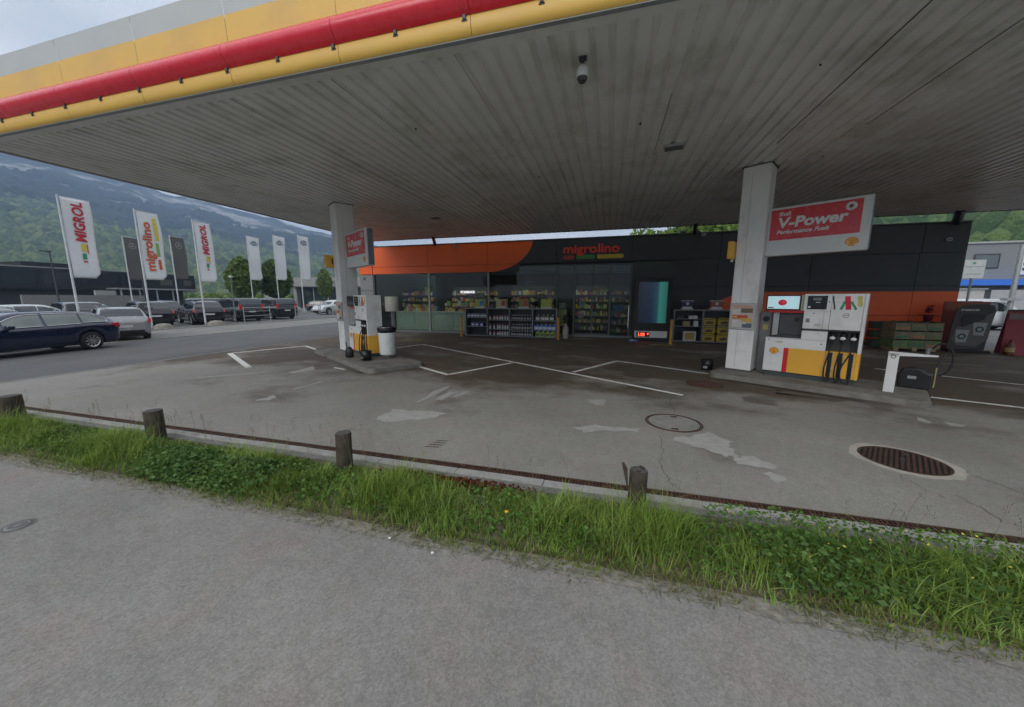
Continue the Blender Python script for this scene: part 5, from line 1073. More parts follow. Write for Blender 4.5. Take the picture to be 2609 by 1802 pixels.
    if rails:
        for sd in (-1, 1): MB().tube([(x-x0, sd*(s['st'][5][5]-.02), interp(s['st'], np.array([x]))[2, 0]+.03) for x in np.linspace(.7, 2.5, 8)], .014, 6).build('roof_rail', lgrey, t)
    for sd in (-1, 1): MB().box(-.09, .09, -.1, .1, -.07, .07).build('wing_mirror', paint, t, bevel=.04, loc=(s['side'][-1][1]-x0-.05, sd*(s['st'][6][4]+.07), s['st'][6][2]+.06))
    rimm = mat('alloy_rim', (.62, .62, .62), .25, metal=.9)
    for wx in s['wheels']:
        for sd in (-1, 1):
            yw = s['st'][5][4] - .115
            w_ = MB(); w_.lathe([(Rw*.66, -.10), (Rw*.9, -.11), (Rw, -.07), (Rw, .07), (Rw*.9, .11), (Rw*.66, .10)], n=32); tw = w_.build('tyre', tyre, t, loc=(wx-x0, sd*yw, Rw), rot=(R(90)*(-sd), 0, 0))
            r2 = MB(); r2.lathe([(Rw*.67, .095), (Rw*.60, .085), (Rw*.58, .04)], n=32)
            for k in range(10):
                a = 2*math.pi*k/10; ca_, sa_ = math.cos(a), math.sin(a); w1, w2 = .016, .028; q = [(Rw*.12, -w1), (Rw*.62, -w2), (Rw*.62, w2), (Rw*.12, w1)]
                T = [(u*ca_-v*sa_, u*sa_+v*ca_) for u, v in q]; r2.prism(T, .065, .085)
            r2.cyl((0, 0, .04), (0, 0, .095), Rw*.15, n=14); r2.build('rim', rimm, tw)
            r3 = MB(); r3.cyl((0, 0, .0), (0, 0, .03), Rw*.62, n=24); r3.build('wheel_well', black, tw)
    return t
def paint(name, c): return mat(name, c, .22, metal=.25, var=.03, coat=1.0, spec=.5)
navy = paint('navy_paint', (.008, .016, .05)); silver = paint('silver_paint', (.36, .37, .38)); blk = paint('black_paint', (.010, .010, .013)); gry = paint('graphite_paint', (.06, .06, .065)); wht = paint('car_white', (.62, .64, .64))
def carpos(rear, az, style):   # rear centre position and heading
    h = Vector((math.cos(az), math.sin(az), 0)); L_ = STY[style]['st'][-1][0]; return Vector((*rear, 0)) + h*L_/2
az = R(-82); car('estate', navy, carpos((-20.12, 9.62), az, 'estate'), az, 'parked_car', 'dark navy estate car on the road at left edge', chromeline=True)
az = R(160); car('hatch', silver, carpos((-21.2, 10.85), az, 'hatch'), az, 'parked_car', 'silver hatchback seen from behind beyond the navy estate', rails=True)
GP = 'cars parked in the dealer lot'
def cp(style, pm, rear, deg, lab, **k): a = R(deg); c_ = carpos(rear, a, style); c_.z = .03; return car(style, pm, c_, a, 'parked_car' if style != 'van' else 'parked_van', lab, 'car' if style != 'van' else 'van', GP, **k)
cp('estate', gry, (-27.2, 9.6), 175, 'grey estate roof seen beyond the navy estate', rails=True)
cp('suv', blk, (-28.6, 16.3), 163, 'black off-roader behind the rainbow lettered flagpole', rails=True)
cp('suv', blk, (-28.2, 19.3), 161, 'black off-roader right of the second white flagpole')
cp('van', blk, (-28.7, 22.9), 166, 'black people carrier left of the double van pair')
cp('van', blk, (-28.6, 26.2), 166, 'black people carrier nearest the white cars')
cp('suv', gry, (-29.2, 13.4), 168, 'dark grey off-roader behind the silver hatchback')
cp('hatch', wht, (-33.5, 11.0), 95, 'white hatchback deep in the lot behind flagpole')
cp('suv', wht, (-32.2, 38.6), -98, 'white crossover facing the road under the showroom')
cp('estate', wht, (-36.8, 30.8), 100, 'white estate just right of the black vans')
cp('suv', wht, (-29.0, 42.0), -95, 'white crossover partly behind the left pillar')
cp('hatch', mat('navy2', (.02, .03, .08), .25, coat=1), (-24.6, 36.0), -95, 'small dark blue car behind the bicycle frame')
cp('hatch', gry, (-40.5, 40.5), 20, 'grey hatchback before the showroom window')
cp('van', blk, (-34.6, 24.2), 168, 'black people carrier in the second row behind the vans')
cp('suv', gry, (-34.0, 20.3), 165, 'grey off-roader in the second row behind third flagpole')
cp('suv', blk, (-34.2, 28.3), 168, 'black off-roader in the second row, right of the vans')
cp('hatch', silver, (-34.0, 16.0), 170, 'silver hatchback in the second row behind the off-roaders')
# right side van
a = R(-12); car('van', wht, Vector((22.0, 29.6, 0)), a, 'parked_van', 'white van with a sloping bonnet behind the coffee banner', 'van')

# ------------------------------------------------------------------ flags
flagw = mat('flag_white', (.78, .78, .78), .7, var=.04); flagd = mat('flag_dark', (.12, .11, .10), .7, var=.08); polem = mat('pole_white', (.60, .61, .62), .4)
def flag(x, y, H_, w, fh, label, m, content, group, rz=0, seed=0):
    t = thing('flagpole', label, 'flag', (x, y, .02), rz, group)
    MB().cyl((0, 0, 0), (0, 0, H_), .055, .038, n=12).build('pole', polem, t); MB().box(-.015, .015, 0, w+.02, H_-.09, H_-.06).build('top_arm', polem, t); MB().cyl((0, 0, 0), (0, 0, .12), .10, n=12).build('pole_foot', mgrey, t)
    wave = lambda yy, zz: (.07*math.sin(yy*3.6/w + zz*.9 + seed) + .015*math.sin(yy*8/w - zz*1.6 + seed*2))*(yy/w) + .03*math.sin(zz*2.1 + seed)
    def edge_(zf): return w*(1 - .05*math.sin(zf*5+seed) ) - (.18*w if zf < .06 else 0)*((.06-zf)/.06)
    b = MB(); ny, nz = 8, 30
    for s_ in (0,):
        V_ = []
        for i in range(nz+1):
            zf = i/nz; zz = H_-.1-fh + fh*zf
            for j in range(ny+1): yy = .07 + (edge_(zf)-.07)*j/ny; V_.append((wave(yy, zz), yy, zz))
        b.add(V_, [(i*(ny+1)+j, i*(ny+1)+j+1, (i+1)*(ny+1)+j+1, (i+1)*(ny+1)+j) for i in range(nz) for j in range(ny)], True)
    c_ = b.build('flag_cloth', m, t); sl = c_.modifiers.new('thickness', 'SOLIDIFY'); sl.thickness = .008
    wp_ = lambda v: Vector((v.x + wave(v.y, v.z), v.y, v.z)); zb = H_-.1-fh
    fr = mat('flag_red', (.55, .03, .04), .6); fy = mat('flag_yellow', (.72, .58, .05), .6); fg = mat('flag_green', (.03, .28, .16), .6); fo = mat('flag_orange', (.62, .12, .03), .6); fl = mat('flag_lime', (.22, .45, .08), .6)
    def blk_(y0, y1, z0, z1, mm):
        n_ = 6; V_ = []
        for i in range(n_+1):
            z = z0+(z1-z0)*i/n_
            for yy in (y0, y1): V_.append((wave(yy, z)+.03, yy, z))
        bb = MB(); bb.add(V_, [(2*i, 2*i+1, 2*i+3, 2*i+2) for i in range(n_)]); bb.build('printed_block', mm, c_)
    if content == 'MIGROL':
        text('MIGROL', .56, fr, c_, (.034, .80, zb+fh*.46), xa=(0, 0, 1), ya=(0, -1, 0), bold=.018, ext=.002, shear=.15, warp=wp_, sx=.98)
        blk_(.56, .74, zb+fh*.35, zb+fh*.44, fy); blk_(.76, .80, zb+fh*.32, zb+fh*.44, fo); blk_(.55, .70, zb+fh*.245, zb+fh*.32, fg); blk_(.55, .70, zb+fh*.205, zb+fh*.225, fr)
    elif content == 'migrolino':
        text('migrolino', .62, fo, c_, (.034, .62, zb+fh*.13), xa=(0, 0, 1), ya=(0, -1, 0), bold=.018, ext=.002, warp=wp_, sx=1.22)
        blk_(.82, 1.02, zb+fh*.60, zb+fh*.93, fy); blk_(.80, .95, zb+fh*.36, zb+fh*.56, fl); blk_(.80, .95, zb+fh*.16, zb+fh*.31, fo)
    elif content == 'star':
        cy, cz, rr = w*.55, H_-.1-fh*.19, w*.24; bb = MB(); n_ = 28
        V_ = []
        for i in range(n_):
            a = 2*math.pi*i/n_
            for q in (rr, rr*.88): V_.append((.014 + wave(cy+q*math.cos(a), cz+q*math.sin(a)), cy+q*math.cos(a), cz+q*math.sin(a)))
        bb.add(V_, [(2*i, (2*i+2) % (2*n_), (2*i+3) % (2*n_), 2*i+1) for i in range(n_)])
        for k in range(3):
            a = R(90+120*k); d = .10*rr*1.4; e = (cy+rr*.9*math.cos(a), cz+rr*.9*math.sin(a)); l_ = (cy-d*math.sin(a), cz+d*math.cos(a)); r_ = (cy+d*math.sin(a), cz-d*math.cos(a))
            bb.add([(.015+wave(p[0], p[1]), p[0], p[1]) for p in (e, l_, (cy, cz), r_)], [(0, 1, 2, 3)])
        bb.build('star_emblem', mat('emblem_pale', (.40, .39, .37), .6), c_)
    elif content == 'oval':
        cy, cz = w*.55, H_-.1-fh*.14; bb = MB(); n_ = 28; bb.cur = 0; E_ = lambda k, d: [(d + wave(cy, cz), cy+w*.36*k*math.cos(2*math.pi*i/n_), cz+w*.16*k*math.sin(2*math.pi*i/n_)) for i in range(n_)]
        bb.add(E_(1, .02), [tuple(range(n_))]); bb.cur = 1; bb.add(E_(.9, .024), [tuple(range(n_))]); bb.cur = 0; bb.add(E_(.84, .028), [tuple(range(n_))]); bb.build('oval_emblem', [mat('oval_blue', (.10, .15, .24), .5), lab1], c_)
        text('Ford', w*.26, lab1, c_, (.034 + wave(cy, cz), cy-w*.25, cz-w*.08), xa=(0, 1, 0), shear=.3, ext=.001, bold=.004)
    return t
GF = 'tall flags along the road'
flag(-27.3, 12.2, 7.15, 1.15, 4.05, 'leftmost white flag with red vertical MIGROL lettering', flagw, 'MIGROL', GF, seed=.3)
flag(-27.3, 15.25, 7.15, 1.18, 4.0, 'white flag with orange vertical migrolino lettering', flagw, 'migrolino', GF, seed=1.4)
flag(-27.3, 18.3, 7.15, 1.15, 4.0, 'white MIGROL flag right of the migrolino flag', flagw, 'MIGROL', GF, seed=2.2)
flag(-42.8, 22.75, 7.5, 1.12, 3.8, 'dark flag with star emblem left of the migrolino flag', flagd, 'star', 'dark flags with a star', rz=R(0), seed=.8)
flag(-38.3, 23.65, 7.5, 1.15, 3.75, 'dark flag with star emblem right of the migrolino flag', flagd, 'star', 'dark flags with a star', rz=R(0), seed=1.9)
for i, (x, y) in enumerate([(-41.9, 33.7), (-38.5, 34.2), (-35.7, 35.0)]):
    flag(x, y, 9.3, 1.75, 5.1, ['left of three white flags with blue oval, before a tree', 'middle of three white flags with blue oval emblem', 'right of three white flags with blue oval, before the showroom'][i], flagw, 'oval', 'white flags with a blue oval', rz=R(8), seed=i*1.3)
# lamp, rails, stones along lot edge
lp = thing('low_lamp_post', 'short grey lamp post between the vans and third flag', 'lamp post', (-27.3, 20.4, .02)); MB().cyl((0, 0, 0), (0, 0, 3.4), .05, .04).build('post', mgrey, lp); MB().lathe([(0, 3.36), (.10, 3.4), (.16, 3.5), (.05, 3.58), (0, 3.6)], n=16).build('lamp_head', lgrey, lp)
def rail(x, y0, y1, lab):
    t = thing('metal_barrier', lab, 'barrier', (x, y0, .02), 0, 'metal barriers along the lot edge'); L_ = y1-y0
    for yy in (0, L_): MB().cyl((0, yy, 0), (0, yy, 1.28), .035, n=10).build('post', lgrey, t)
    for z in (.55, .9, 1.2): MB().cyl((0, 0, z), (0, L_, z), .018, n=8).build('rail', lgrey, t)
rail(-27.2, 21.0, 23.2, 'grey tubular barrier before the black vans'); rail(-27.2, 25.7, 26.0, 'narrow grey post pair between the vans and white car'); rail(-27.2, 28.4, 28.6, 'grey post pair before the white crossover'); rail(-26.9, 29.8, 31.4, 'pale bicycle frame stand beside the left pillar')
for i, (x, y, s_) in enumerate([(-26.9, 15.6, .5), (-26.9, 18.7, .55)]):
    b = MB(); b.lathe([(s_*1.0, 0), (s_*.95, .22), (s_*.6, .36), (0, .40)], n=7); tag(b.build('boulder', mat('boulder', (.25, .23, .19), .9, var=.3, bump=.5, bscale=8), loc=(x, y, 0)), ['rough boulder beside the migrolino flagpole', 'rough boulder beside the third flagpole'][i], 'boulder')

# ------------------------------------------------------------------ dealer buildings
db = thing('dark_showroom', 'long low black showroom behind the parked cars at left', 'building', (-60, 22, 0))
wd = mat('black_facade', (.016, .016, .02), .35, var=.2, scale=.6); wl = mat('pale_parapet', (.26, .26, .255), .6)
MB().box(-30, 0, -28, 17.5, 2.95, 5.22).build('upper_storey', wd, db); MB().box(-30, .02, -28, 17.52, 5.22, 5.36).build('roof_edge', wl, db); MB().box(-30, -1.2, -28, 16.5, 0, 2.95).build('lower_storey', mat('lower_dark', (.05, .05, .055), .5), db)
MB().box(-30, -4, -28, -1.8, 5.36, 6.7).build('roof_block', mat('taupe_block', (.19, .175, .16), .7), db); MB().box(-28, -4.5, 3.0, 9.5, 5.36, 6.1).build('roof_plant', wd, db)
for k in range(7): MB().box(.0, .015, -8+k*3.5, -8+k*3.5+3.1, 3.4, 4.9).build('facade_panel', mat('facade_glass', (.03, .032, .038), .15), db)
for k, (y0, y1) in enumerate([(13.2, 14.6), (16, 17)]): MB().box(.015, .03, y0, y1, 3.7, 4.5).build('window', mat('dim_window', (.09, .085, .075), .2), db)
MB().box(-1.2, 2.2, 7.5, 17.6, 3.02, 3.2).build('entrance_canopy', wl, db)
for k in range(6): MB().cyl((1.8, 8+k*1.8, 0), (1.8, 8+k*1.8, 3.02), .10, n=8).build('canopy_post', lgrey, db)
gw = thing('grey_wall', 'grey concrete wall in front of the black showroom', 'wall', (-52, 20, 0)); MB().box(0, .3, -.3, 9, 0, 2.25).build('wall_panel', mat('wall_grey', (.22, .215, .20), .8), gw); MB().box(.02, .32, 4.6, 6.2, 2.25, 2.75).build('pale_gate_pillar', mat('pillar_pale', (.32, .33, .31), .7), gw)
for i, (x, y, h) in enumerate([(-50, 21.2, 6.2), (-48, 38, 6.5), (-46, 25.5, 5.2)]):
    t = thing('street_lamp', ['dark street lamp left of the first flag', 'dark street lamp right of the dark flags', 'thin grey pole before the black showroom'][i], 'street lamp', (x, y, 0)); MB().cyl((0, 0, 0), (0, 0, h), .08, .05, n=8).build('post', dgrey, t); MB().box(-.1, .1, -.6, .1, h-.06, h+.04).build('lamp_head', dgrey, t)
# light showroom (facade square to the view)
fa = R(15.3); sr = thing('light_showroom', 'pale grey car showroom with wide dark windows right of flags', 'building', (-60, 56.6, 0), fa)
MB().box(0, 22, .02, 12, 4.28, 5.95).build('fascia', mat('showroom_fascia', (.30, .295, .28), .6, var=.04), sr); MB().box(.4, 22, .8, 12, 0, 4.28).build('wall', mat('showroom_wall', (.14, .14, .14), .6), sr)
MB().box(0, 22, -.6, .02, 4.1, 4.28).build('overhang', mgrey, sr); MB().box(0, .6, .1, .8, 0, 4.1).build('corner_pier', mat('pier', (.32, .31, .29), .6), sr)
for k in range(5): MB().box(.9+k*2.8, 3.5+k*2.8, .76, .8, .3, 4.0).build('showroom_window', mat('showroom_glass', (.03, .045, .04), .08, var=.5, scale=.8), sr); MB().box(3.52+k*2.8, 3.66+k*2.8, .7, .8, 0, 4.1).build('mullion', lgrey, sr)
text('EMobility', 1.25, mgrey, sr, (4.4, .01, 4.75), ext=.05, bold=.01, sx=.85)
gt = thing('globe_tank', 'pale rounded dome beside the pale showroom', 'dome', (-60.5, 52.5, 0)); MB().lathe([(1.3, 0), (1.3, 2.8), (1.2, 3.3), (.8, 3.8), (0, 4.0)], n=20).build('shell', lgrey, gt)
# trees near showroom
leafA = leafmat('tree_leaf', (.08, .13, .025), (.15, .22, .045), (.24, .32, .08)); leafB = leafmat('tree_leaf_dark', (.05, .09, .02), (.10, .16, .035), (.17, .24, .06)); leafC = leafmat('hedge_leaf', (.08, .14, .025), (.17, .26, .05), (.30, .40, .12)); bark = mat('bark', (.10, .085, .065), .9, var=.3)
def tree(x, y, H_, rw, z0, m, label, seed, n=8000, size=.24, name='leafy_tree', group='trees beyond the parked cars', egg=True):
    t = thing(name, label, 'tree', (x, y, 0), 0, group); g_ = np.random.default_rng(seed); MB().tube([(0, 0, 0), (.05, 0, z0), (0, .05, H_*.6)], [.16, .12, .05], 8).build('trunk', bark, t)
    b = MB()
    for k in range(7): a = k*.9; b.tube([(0, 0, z0*.9), (math.cos(a)*rw*.4, math.sin(a)*rw*.4, z0+(H_-z0)*.4), (math.cos(a)*rw*.6, math.sin(a)*rw*.6, z0+(H_-z0)*.65)], [.06, .035, .015], 5)
    b.build('limbs', bark, t)
    nc = 70; cc = g_.normal(size=(nc, 3)); cc /= np.linalg.norm(cc, axis=1)[:, None]; cc *= g_.random((nc, 1))**.35
    hz = (H_-z0)/2; cz = cc[:, 2]; wdt = rw*(1 - .35*np.clip(cz, 0, 1) + .1*np.clip(-cz, 0, 1)) if egg else rw*np.ones(nc)
    if egg:
        q = g_.normal(size=(n, 3)); q /= np.linalg.norm(q, axis=1)[:, None]; q *= g_.random((n, 1))**.4; q += .06*np.sin(q[:, [1, 2, 0]]*11+seed); pr_ = rw*(1 - .42*np.clip(q[:, 2], 0, 1)**1.3); p0_ = np.stack([q[:, 0]*pr_, q[:, 1]*pr_, z0+hz+q[:, 2]*hz], 1)
    C_ = np.stack([cc[:, 0]*wdt*.86, cc[:, 1]*wdt*.86, z0+hz + cz*hz*.9], 1); idx = g_.integers(0, nc, n); p = C_[idx] + g_.normal(size=(n, 3))*rw*(.10 if egg else .14)
    if egg: p = p0_
    quads_mesh('crown', p, size*(.5+g_.random(n)), m, t, seed, aspect=1.3); return t
tree(-45.0, 35.1, 7.1, 1.95, 1.9, leafA, 'egg shaped green tree left of the first oval flag', 41)
tree(-44.6, 39.3, 7.2, 2.2, 1.9, leafB, 'darker rounded tree between two white oval flags', 42)
tree(-47.0, 50.8, 6.9, 1.3, 2.0, leafA, 'slim light green tree behind the third oval flag', 43, n=2500)
tag(leafA and MB().lathe([(0, 0), (.9, .2), (.5, 1.6), (0, 3.0)], n=8, c=(0, 0, 0)).build('conifer', MATS['tree_leaf_dark'], loc=(-57.5, 51, 0)), 'small dark conifer beside the pale dome', 'tree')
# right side background
hall = thing('grey_hall', 'grey ribbed industrial hall with a blue stripe at right', 'building', (30, 45, 0))
hm = mat('hall_metal', (.28, .285, .29), .5, var=.04)
MB().box(-2, 34, .03, 20, 0, 7.02).build('wall', hm, hall); b0 = MB().box(-2, 34, 0, .04, 0, .11).build('cladding_rib', hm, hall); b0.location = (0, 0, 3.75)
for k in range(1, 17): plain_copy(b0, (0, 0, 3.75+k*.2), hall)
MB().box(-2.1, 34.1, -.15, 20, 7.02, 7.2).build('roof_edge', mat('roof_pale', (.40, .40, .36), .6), hall); MB().box(-2, 34, -1.4, .0, 3.12, 3.65).build('blue_band', mat('blue_band', (.05, .20, .75), .5, var=.05), hall)
wf = MB().box(3.3, 5.0, -.06, .0, 4.8, 6.0).build('window', mat('hall_window', (.14, .155, .16), .15), hall); MB().box(3.25, 5.05, -.08, -.06, 4.74, 4.82).box(3.25, 5.05, -.08, -.06, 5.98, 6.06).box(3.22, 3.3, -.08, -.06, 4.74, 6.06).box(5.0, 5.08, -.08, -.06, 4.74, 6.06).build('frame', dgrey, wf)
MB().box(7.3, 7.4, -.07, 0, 3.7, 7.0).build('downpipe', lgrey, hall); MB().box(4.0, 9.5, -1.3, -1.25, 0, 2.7).build('pale_door', mat('pale_door', (.42, .42, .42), .6), hall)
nb = thing('notice_board', 'white notice board on posts right of the shop corner', 'sign', (18.15, 25, 0)); MB().box(0, .85, 0, .05, 3.0, 3.95).build('board', mat('notice_white', (.52, .54, .52), .5), nb); MB().box(.05, .8, -.004, .0, 3.58, 3.61).box(.1, .75, -.004, .0, 3.2, 3.23).build('printed_lines', mat('notice_print', (.2, .25, .24), .6), nb); MB().cyl((.42, .06, 0), (.42, .06, 3.6), .05).build('post', mgrey, nb)
MB().lathe([(.07, .003), (.0, .004)], n=16).build('emblem', mat('notice_green', (.10, .3, .2), .5), nb, loc=(.38, -.001, 3.78), rot=(R(90), 0, 0))
lp2 = thing('steel_mast', 'thick grey steel mast at the right edge of view', 'mast', (22.9, 28.2, 0)); MB().cyl((0, 0, 0), (0, 0, 5.0), .13, .10).build('mast', lgrey, lp2); MB().box(-.35, .35, -.2, .2, 1.8, 1.95).build('collar', lgrey, lp2)
ws = thing('white_wall_sign', 'white sign with dark marks on the hall at right edge', 'sign', (36.6, 44.9, 5.0)); MB().box(0, 2.2, -.05, .05, -.9, .9).build('board', white, ws); text('S3', 1.1, navy, ws, (.1, -.06, -.5), bold=.03)
wsd = thing('white_shed', 'low white shed behind the steel mast', 'shed', (21.5, 33.5, 0)); MB().box(0, 4.2, 0, 3, 0, 2.55).build('wall', mat('shed_white', (.5, .49, .47), .7), wsd); MB().box(-.1, 4.3, -.1, 3.1, 2.55, 2.65).build('roof', lgrey, wsd)
for i, (x, y, h, rw) in enumerate([(7.5, 36, 9.2, 3.2), (12, 38, 9.6, 3.4), (16.5, 40, 10.0, 3.4), (3.2, 40, 8.8, 3.0)]):
    tree(x, y, h, rw, 3.5, leafC, ['bright green tree top above the shop roof beside the sign', 'bright green tree top behind the roof, near the right strut', 'bright green tree behind the shop right end', 'pale green tree top left of the right pillar above roof'][i], 60+i, n=5000, size=.34, group='trees behind the shop', egg=False)

# ------------------------------------------------------------------ mountains and wooded hill
def ridge(az):
    return np.interp(az, [-180, -100, -75, -50, -39, -30, -20, -13, -6, 0, 10, 25, 38, 41.2, 44.5, 48, 52, 55.6, 57.5, 59, 60.8, 63.3, 64.5, 66.1, 68.7, 72, 80, 100, 130, 180],
                     [3, 6, 12, 16, 15.5, 14.5, 13.2, 10.5, 7.4, 5.0, 4.0, 5.0, 7.6, 8.4, 8.8, 9.5, 10.0, 10.8, 10.6, 10.9, 11.7, 11.8, 11.9, 12.5, 12.3, 12.8, 14, 12, 6, 3])
def fbm(x, y, octs=6, s=1.0, seed=0):
    out = np.zeros_like(x); a = 1.0; g_ = np.random.default_rng(seed)
    for o_ in range(octs):
        for q in range(3):
            th = g_.uniform(0, 6.28); ph = g_.uniform(0, 6.28); out += a/3*np.sin((x*np.cos(th)+y*np.sin(th))*s + ph + 1.7*np.sin((x*np.sin(th)-y*np.cos(th))*s*.63 + ph*2))
        a *= .55; s *= 2.03
    return out
def rockmat():
    m = bpy.data.materials.new('mountain_forest'); m.use_nodes = True; t = m.node_tree; b = t.nodes['Principled BSDF']; lk = t.links.new
    g_ = t.nodes.new('ShaderNodeNewGeometry'); sp = t.nodes.new('ShaderNodeSeparateXYZ'); lk(g_.outputs['Position'], sp.inputs[0])
    def NZ(sc, det=8, ro=.6):
        n_ = t.nodes.new('ShaderNodeTexNoise'); n_.inputs['Scale'].default_value = sc; n_.inputs['Detail'].default_value = det; n_.inputs['Roughness'].default_value = ro; lk(g_.outputs['Position'], n_.inputs['Vector']); return n_.outputs['Fac']
    def RP(src, stops):
        r = t.nodes.new('ShaderNodeValToRGB'); e = r.color_ramp.elements; e[0].position, e[0].color = stops[0][0], (*stops[0][1], 1); e[1].position, e[1].color = stops[-1][0], (*stops[-1][1], 1)
        for p, c_ in stops[1:-1]: x = e.new(p); x.color = (*c_, 1)
        lk(src, r.inputs[0]); return r.outputs[0]
    def MX(f, a, c_):
        x = t.nodes.new('ShaderNodeMix'); x.data_type = 'RGBA'; lk(f, x.inputs[0]); lk(a, x.inputs[6]); lk(c_, x.inputs[7]); return x.outputs[2]
    def MRn(src, a, c_, d=0, e=1):
        x = t.nodes.new('ShaderNodeMapRange'); x.inputs[1].default_value = a; x.inputs[2].default_value = c_; x.inputs[3].default_value = d; x.inputs[4].default_value = e; lk(src, x.inputs[0]); return x.outputs[0]
    low = RP(NZ(.02, 9, .7), [(.3, (.05, .09, .02)), (.5, (.14, .20, .05)), (.62, (.30, .34, .12)), (.72, (.10, .15, .05))])
    high = RP(NZ(.02, 9, .7), [(.35, (.018, .03, .022)), (.6, (.03, .045, .03)), (.7, (.045, .055, .04))])
    rock = RP(NZ(.05, 9, .75), [(.3, (.14, .14, .12)), (.65, (.62, .60, .56))])
    zt = MRn(sp.outputs['Z'], 50, 150); ad = t.nodes.new('ShaderNodeMath'); ad.operation = 'ADD'; lk(zt, ad.inputs[0]); lk(MRn(NZ(.006, 6), .3, .7, -.3, .3), ad.inputs[1])
    c_ = MX(MRn(ad.outputs[0], .3, .7), low, high)
    mp = t.nodes.new('ShaderNodeMapping'); mp.inputs['Scale'].default_value = (1, 1, 2.4); lk(g_.outputs['Position'], mp.inputs[0]); n_ = t.nodes.new('ShaderNodeTexNoise'); n_.inputs['Scale'].default_value = .0075; n_.inputs['Detail'].default_value = 10; n_.inputs['Roughness'].default_value = .68; lk(mp.outputs[0], n_.inputs['Vector'])
    zz = MRn(sp.outputs['Z'], 90, 160, 0, 1); mu = t.nodes.new('ShaderNodeMath'); mu.operation = 'MULTIPLY'; lk(zz, mu.inputs[0]); lk(MRn(n_.outputs['Fac'], .50, .57), mu.inputs[1])
    c_ = MX(mu.outputs[0], c_, rock); lk(c_, b.inputs['Base Color']); b.inputs['Roughness'].default_value = .95; b.inputs['Specular IOR Level'].default_value = .1
    bp = t.nodes.new('ShaderNodeBump'); bp.inputs['Strength'].default_value = 1.0; bp.inputs['Distance'].default_value = 9; lk(NZ(.06, 8, .75), bp.inputs['Height']); lk(bp.outputs[0], b.inputs['Normal'])
    return m
rockm = rockmat()
def terrain(name, a0, a1, r0, r1, na, nr_, m, seed, power=1.0, relief=1.0):
    A = np.linspace(a0, a1, na); Rr = np.linspace(0, 1, nr_); AZ, F = np.meshgrid(A, Rr); rad = r0 + (r1-r0)*F; x = -np.sin(np.radians(AZ))*rad; y = np.cos(np.radians(AZ))*rad
    zr = np.tan(np.radians(ridge(AZ) - (.22 if r1 > 1000 else 0)))*r1 + 1.95
    prof = np.clip(F*1.12, 0, 1); prof = prof**power; nz = fbm(x, y, 6, 2*math.pi/(r1*.35), seed)
    z = zr*prof*(1 + .10*relief*nz*np.clip(1-F, 0, 1)*2*np.minimum(F*3, 1)) + (relief*.008*zr*fbm(x, y, 5, 2*math.pi/(r1*.05), seed+1))*np.minimum(F*4, 1) - 1.0
    z = np.where(F > .9, z - (F-.9)*zr*1.5, z)
    V_ = np.stack([x, y, z], 2).reshape(-1, 3); idx = np.arange(na*nr_).reshape(nr_, na)
    F_ = np.stack([idx[:-1, :-1], idx[:-1, 1:], idx[1:, 1:], idx[1:, :-1]], 2).reshape(-1, 4)[:, ::-1]
    me = bpy.data.meshes.new(name); me.from_pydata(V_.tolist(), [], F_.tolist()); me.polygons.foreach_set('use_smooth', [True]*len(F_)); me.materials.append(m); me.update(); o = bpy.data.objects.new(name, me); COL.objects.link(o); return struct(o), (A, Rr, V_.reshape(nr_, na, 3))
mtn, md = terrain('mountain', 18, 125, 320, 1500, 420, 130, rockm, 5, 1.25)
hillm = mat('hill_floor', (.03, .055, .015), .95, var=.4, scale=.1, coord='World')
hill, hd = terrain('wooded_hill', -85, 12, 110, 420, 240, 60, hillm, 9, 1.1, .6)
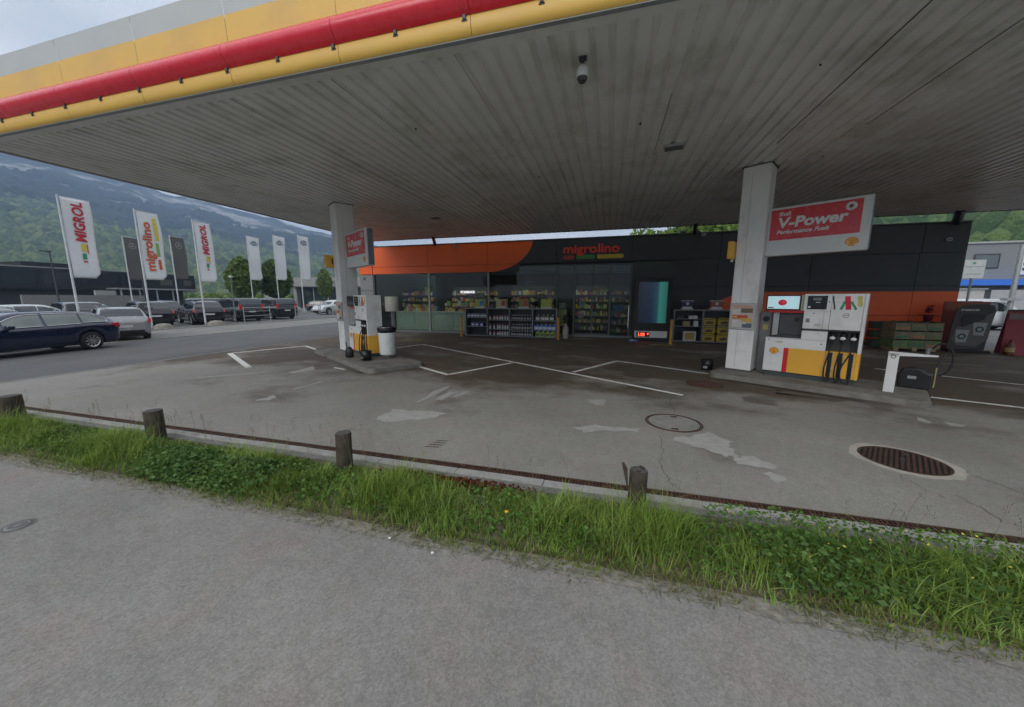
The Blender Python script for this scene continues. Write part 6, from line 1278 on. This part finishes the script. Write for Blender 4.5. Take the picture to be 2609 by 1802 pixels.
# individual crowns standing on the slopes, merged into one wood per slope
def wood_mass(name, data, n, size, m, seed, frange, arange, label, ns=16):
    g_ = np.random.default_rng(seed); A, Rr, Vt = data; nr_, na = len(Rr), len(A)
    n0_ = n; n = int(n*1.6)
    ai = g_.uniform((arange[0]-A[0])/(A[-1]-A[0])*(na-1), (arange[1]-A[0])/(A[-1]-A[0])*(na-1), n); ri = g_.uniform(frange[0]*(nr_-1), frange[1]*(nr_-1), n)
    i0 = ri.astype(int); j0 = ai.astype(int); base = Vt[i0, j0]*(1-(ri-i0))[:, None] + Vt[np.minimum(i0+1, nr_-1), j0]*(ri-i0)[:, None]; nxt = Vt[i0, np.minimum(j0+1, na-1)] - Vt[i0, j0]; base = base + nxt*(ai-j0)[:, None]
    kp_ = fbm(base[:, 0], base[:, 1], 5, 2*math.pi/(150 if size > 4 else 60), seed+3) < (.10 if size == 5.0 else .42); base = base[kp_][:n0_]; n = len(base)
    ico = [(0, 0, 1)] + [(math.cos(a)*.85, math.sin(a)*.85, .45) for a in np.linspace(0, 2*math.pi, 6)[:-1]] + [(math.cos(a+.6), math.sin(a+.6), -.3) for a in np.linspace(0, 2*math.pi, 6)[:-1]]
    ico = np.array(ico); fc = [(0, 1+k, 1+(k+1) % 5) for k in range(5)] + [(1+k, 6+k, 1+(k+1) % 5) for k in range(5)] + [(1+(k+1) % 5, 6+k, 6+(k+1) % 5) for k in range(5)]; fc = np.array(fc)
    s_ = size*g_.uniform(.55, 1.4, n); V_ = ico[None]*(1+g_.uniform(-.28, .28, (n, len(ico), 1)))*s_[:, None, None]*np.stack([np.ones(n), np.ones(n), g_.uniform(.8, 1.5, n)], 1)[:, None, :] + base[:, None, :] + np.array([0, 0, size*.5])
    F_ = (fc[None] + (np.arange(n)*len(ico))[:, None, None]).reshape(-1, 3); me = bpy.data.meshes.new(name); me.vertices.add(n*len(ico)); me.vertices.foreach_set('co', V_.reshape(-1).astype(np.float32)); nf = len(F_)
    me.loops.add(nf*3); me.loops.foreach_set('vertex_index', F_.reshape(-1).astype(np.int32)); me.polygons.add(nf); me.polygons.foreach_set('loop_start', np.arange(0, nf*3, 3, dtype=np.int32)); me.update(calc_edges=True); me.materials.append(m)
    o = bpy.data.objects.new(name, me); COL.objects.link(o); return st(o, label, 'woodland')
fA = leafmat('far_wood', (.03, .06, .012), (.09, .14, .03), (.32, .36, .11), .9); fB = leafmat('far_wood_dark', (.012, .022, .012), (.022, .036, .018), (.04, .06, .03), .9); fC = leafmat('hill_wood', (.015, .035, .01), (.06, .12, .025), (.20, .28, .07), .9)
wood_mass('mountain_woodland', md, 42000, 4.6, fA, 71, (.0, .42), (22, 80), 'bright mixed woodland on the lower mountain slope')
wood_mass('upper_mountain_woodland', md, 34000, 5.0, fB, 72, (.36, .62), (22, 80), 'dark conifer woodland on the upper mountain slope')
wood_mass('hillside_woodland', hd, 15000, 3.4, fC, 73, (.0, .98), (-55, 8), 'dense green woodland on the hillside behind the shop')
p_ = np.stack([rng.uniform(-75, -50, 900), rng.uniform(40, 140, 900), rng.uniform(0, 4, 900)], 1)
# low hedge line behind the lot
b = quads_mesh('distant_hedge', np.stack([-rng.uniform(62, 110, 9000), rng.uniform(45, 120, 9000), rng.random(9000)**.6*2.6], 1), np.full(9000, .8), leafA); st(b, 'low green hedge line beyond the parking lot', 'hedge')

# ------------------------------------------------------------------ haze
hz = MB().box(-1900, 1900, -1900, 1900, -1.6, 420).build('haze', None); stuff(hz); hz.data.materials.clear()
hmz = bpy.data.materials.new('haze_air'); hmz.use_nodes = True; t = hmz.node_tree; t.nodes.remove(t.nodes['Principled BSDF']); v = t.nodes.new('ShaderNodeVolumePrincipled')
v.inputs['Color'].default_value = (.46, .66, 1.0, 1); v.inputs['Density'].default_value = .00075; v.inputs['Anisotropy'].default_value = .1; t.links.new(v.outputs[0], t.nodes['Material Output'].inputs['Volume']); hz.data.materials.append(hmz)
tag(hz, 'thin bluish air haze over the whole valley', 'haze')
